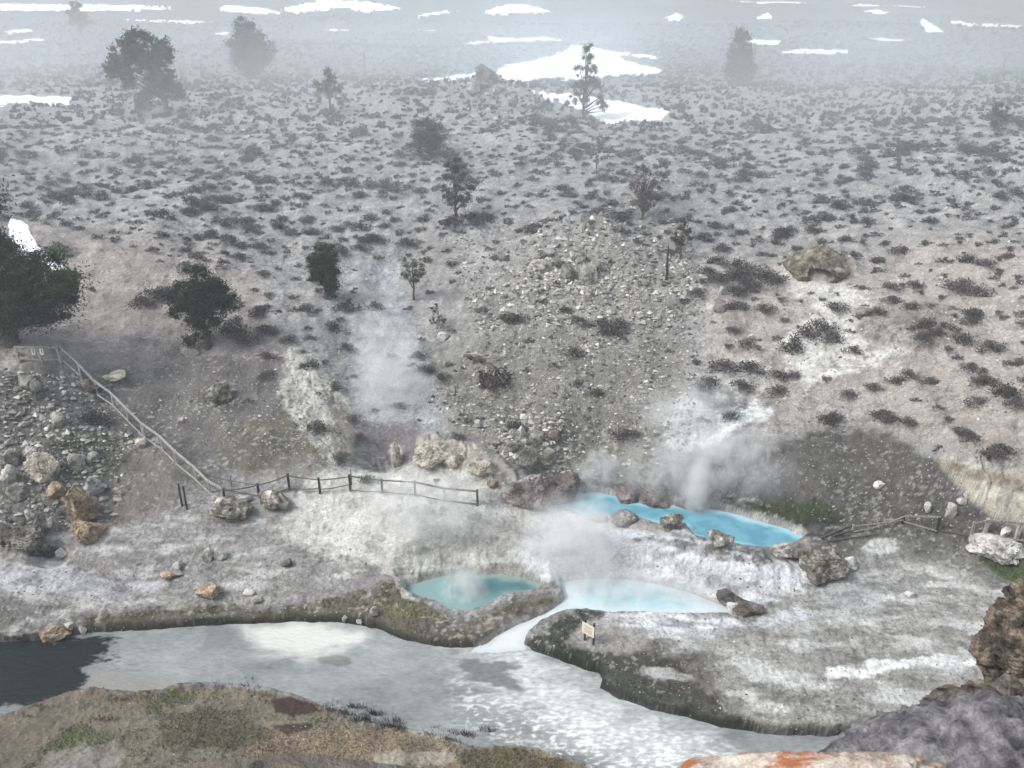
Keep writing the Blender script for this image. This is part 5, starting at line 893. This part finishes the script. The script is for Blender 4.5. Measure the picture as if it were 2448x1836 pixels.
for k, (z_, L_, th) in enumerate([(.16,.42,.022),(.10,.30,.018),(.02,.46,.016),(-.03,.40,.014),(-.08,.44,.014),(-.13,.34,.014),(-.19,.38,.014)]): parts.append(box_np(ctr+nrm*.012+Vector((0, 0, z_)), (L_, .004, th), ax))
V1, F1 = join_np(parts); link('lettering', mesh_np('lettering', V1, F1, None, False, M_INK), pn)
for a, lab in ((85, 'small white notice on the left side of the platform post'), (106, 'small white notice on the right side of the platform post')):
    p = at(a-4, 867); root = link('notice', mesh_np('notice', *box_np((0, 0, 0), (.19, .02, .36)), None, False, M_WHITE)); root.location = at(98, 867)+Vector(((a-95)*mpp(p)-(.0 if a < 95 else .02), -.14, .72)); tag(root, lab, 'sign')
    link('black_mark', mesh_np('black_mark', *join_np([box_np((.02, -.013, .02), (.045, .004, .20)), box_np((.02, -.013, .13), (.06, .004, .03))]), None, False, M_BLACK), root)
# ------------------------------------------------------------------ rocks at the viewpoint
M_FGG = rock_material('foreground_purple_grey_rock', (.045, .043, .046), (.15, .147, .155), (.31, .30, .305), 11, .025)
M_FGO = rock_material('orange_lichen_rock', (.26, .20, .16), (.48, .42, .36), (.60, .55, .48), 12, .015, ((.40, .15, .07), 9, .50))
M_PIN = rock_material('brown_pinnacle_rock', (.012, .010, .009), (.10, .085, .07), (.36, .29, .22), 5, .05, ((.46, .36, .25), 5, .60))
M_LED = rock_material('ledge_rock', (.02, .018, .015), (.14, .125, .10), (.34, .31, .25), 5, .05)
def big_rock(name, centre, radii, mat, label, seed, sub=6, cuts=6, rough=.2, fine=.05, smooth=True, rot=(0, 0, 0)):
    P, Ff = rock_np(seed, sub, cuts, rough, radii, fine); o = link(name, mesh_np(name, P, Ff, None, smooth, mat)); o.location = centre; o.rotation_euler = rot; tag(o, label, 'boulder'); return o
big_rock('boulder', at_w(2395, 2015, 3.0), (.60, .45, .46), M_FGG, 'blurred purple grey boulder filling the bottom right corner', 51, cuts=4, rough=.16, fine=.06)
big_rock('boulder', at_w(1850, 1968, 2.75), (.50, .30, .20), M_FGO, 'pale slab with bright orange lichen at the bottom edge', 52, cuts=3, rough=.12, fine=.06, rot=(0, -.32, .05))
for k, (a, b, wd_, r_, lab) in enumerate([((2450),1445,9.0,(.22,.25,.22),'top knob of the brown rock pinnacle at the right edge'),]): pass
# pinnacle: stacked lumps merged in one mesh
parts = []
for k, (a, b, wd_, r_) in enumerate([(2462,1440,9.0,(.20,.25,.26)),(2440,1495,9.0,(.26,.3,.28)),(2440,1560,8.9,(.40,.4,.30)),(2410,1575,8.8,(.22,.25,.14)),(2450,1640,8.8,(.36,.4,.32)),(2450,1720,8.7,(.55,.5,.42)),(2500,1850,8.6,(1.0,.8,.9)),(2520,2050,8.5,(1.3,1.0,1.2))]):
    P, Ff = rock_np(600+k, 5, 16, .34, r_, .13); parts.append((P+np.array(at_w(a, b, wd_)), Ff))
V1, F1 = join_np(parts); o0 = at_w(2500, 2050, 8.5); o = link('rock_pinnacle', mesh_np('rock_pinnacle', V1-np.array(o0), F1, None, False, M_PIN)); o.location = o0; tag(o, 'craggy brown rock pinnacle rising at the right edge', 'rock')
parts = []
for k, (a, b, wd_, r_) in enumerate([(2300,1690,8.2,(.34,.3,.13)),(2250,1700,8.1,(.18,.2,.12)),(2370,1690,8.2,(.3,.3,.16)),(2330,1790,8.0,(.6,.5,.36)),(2450,1760,8.0,(.6,.5,.4)),(2400,2000,7.9,(1.0,.8,.8))]):
    P, Ff = rock_np(650+k, 5, 16, .26, r_, .11); parts.append((P+np.array(at_w(a, b, wd_)), Ff))
V1, F1 = join_np(parts); o0 = at_w(2400, 2000, 7.9); o = link('rock_ledge', mesh_np('rock_ledge', V1-np.array(o0), F1, None, False, M_LED)); o.location = o0; tag(o, 'broken brown ledge at the foot of the rock pinnacle', 'rock')
# ------------------------------------------------------------------ steam and haze
def steam(centre, radii, dens, label, scale=.9, seed=0, thr=.42, rot=0):
    Vv, Ff = ico(3); o = link('steam', mesh_np('steam', Vv*1.0, Ff, None, True, None)); o.location = centre; o.scale = radii; o.rotation_euler = (0, 0, rot); tag(o, label, None, None, 'stuff')
    m = bpy.data.materials.new('steam'); m.use_nodes = True; t = m.node_tree; t.nodes.clear(); L = t.links; out = nd(t, 'ShaderNodeOutputMaterial'); pv = nd(t, 'ShaderNodeVolumePrincipled'); L.new(pv.outputs[0], out.inputs['Volume'])
    pv.inputs['Color'].default_value = (.99, .995, 1, 1) if 'bank' not in label else (.86, .92, .97, 1); pv.inputs['Anisotropy'].default_value = .1
    tc = nd(t, 'ShaderNodeTexCoord'); ge = nd(t, 'ShaderNodeNewGeometry'); ln = nd(t, 'ShaderNodeVectorMath', operation='LENGTH'); L.new(tc.outputs['Object'], ln.inputs[0])
    fo = nd(t, 'ShaderNodeMapRange'); fo.interpolation_type = 'SMOOTHSTEP'; fo.inputs['From Min'].default_value = 1.0; fo.inputs['From Max'].default_value = .25; L.new(ln.outputs['Value'], fo.inputs['Value'])
    n1 = nd(t, 'ShaderNodeTexNoise', Scale=scale*1.25, Detail=5.0, Roughness=.62, Distortion=.5 if scale > .1 else 0); mp = nd(t, 'ShaderNodeMapping'); mp.inputs['Location'].default_value = (seed, seed*1.7, 0); mp.inputs['Scale'].default_value = (1, 1, .7); L.new(ge.outputs['Position'], mp.inputs['Vector']); L.new(mp.outputs[0], n1.inputs['Vector'])
    mr = nd(t, 'ShaderNodeMapRange'); mr.inputs['From Min'].default_value = thr; mr.inputs['From Max'].default_value = thr+.32; L.new(n1.outputs['Fac'], mr.inputs['Value'])
    a = nd(t, 'ShaderNodeMath', operation='MULTIPLY'); L.new(fo.outputs[0], a.inputs[0]); L.new(mr.outputs[0], a.inputs[1]); b = nd(t, 'ShaderNodeMath', operation='MULTIPLY'); L.new(a.outputs[0], b.inputs[0]); b.inputs[1].default_value = dens; L.new(b.outputs[0], pv.inputs['Density'])
    o.data.materials.append(m); return o
def over(px, py, up): return at(px, py)+Vector((0, 0, up))
steam(over(1690,1170,1.3), (6.2,2.1,3.2), 1.35, 'white steam rising over the blue pool', .8, 1, .40)
steam(over(1660,1230,1.2), (0.92,0.85,2.93), 3.04, 'narrow column of steam on the blue pool', .9, 2, .30)
steam(over(1430,1160,.9), (2.07,1.22,1.83), 1.71, 'steam puff behind the left end of the blue pool', 1.1, 3, .38)
steam(over(1370,1340,1.2), (3.4,2.5,3.2), 1.3, 'thick steam drifting up from the hot channel', .7, 4, .38)
steam(over(1640,1440,.5), (3.0,1.3,1.2), .7, 'thin steam at the far tip of the pale pool', 1.0, 15, .36)
steam(over(1480,1430,.5), (4.2,1.9,1.5), 1.5, 'steam lying on the pale pool', 1.0, 5, .40)
steam(over(1110,1440,.6), (1.46,1.10,1.83), 2.28, 'steam puff on the teal pool', 1.1, 6, .38)
steam(over(1000,1270,1.3), (4.6,2.2,3.0), .75, 'steam drifting over the pale terrace', .7, 7, .40)
steam(over(1630,1010,.8), (3.6,1.6,2.3), .9, 'steam over the white crust above the blue pool', .8, 8, .38)
steam(over(930,960,1.0), (2.7,2.9,6.2), 0.20, 'thin grey vapour in the gully above the steaming hollow', .35, 9, .05)
steam(over(1850,1180,.8), (3.0,1.2,1.8), .35, 'faint steam drifting across the dark gravel', .7, 10, .38)
steam(Vector((0, 175, 15)), (300,125,19), .0042, 'broad bank of drifting steam over the snowy plain', .02, 11, .25)
steam(Vector((-5, 112, 15)), (170,66,13), .017, 'thin bank of drifting fog over the upper slope', .03, 14, .25)
Vb, Fb = box_np((0, 0, 0), (1, 1, 1)); o = link('haze', mesh_np('haze', Vb, Fb, None, False, None)); lo, hi = -4.0, 74.0; o.scale = (4200, 2200, hi-lo); o.location = (0, 980, (lo+hi)/2); tag(o, 'pale haze over the whole gorge and plain', None, None, 'stuff')
m = bpy.data.materials.new('haze'); m.use_nodes = True; t = m.node_tree; t.nodes.clear(); out = nd(t, 'ShaderNodeOutputMaterial'); pv = nd(t, 'ShaderNodeVolumePrincipled'); t.links.new(pv.outputs[0], out.inputs['Volume'])
pv.inputs['Color'].default_value = (.86, .92, .97, 1); pv.inputs['Density'].default_value = .0012; pv.inputs['Anisotropy'].default_value = .1; o.data.materials.append(m)
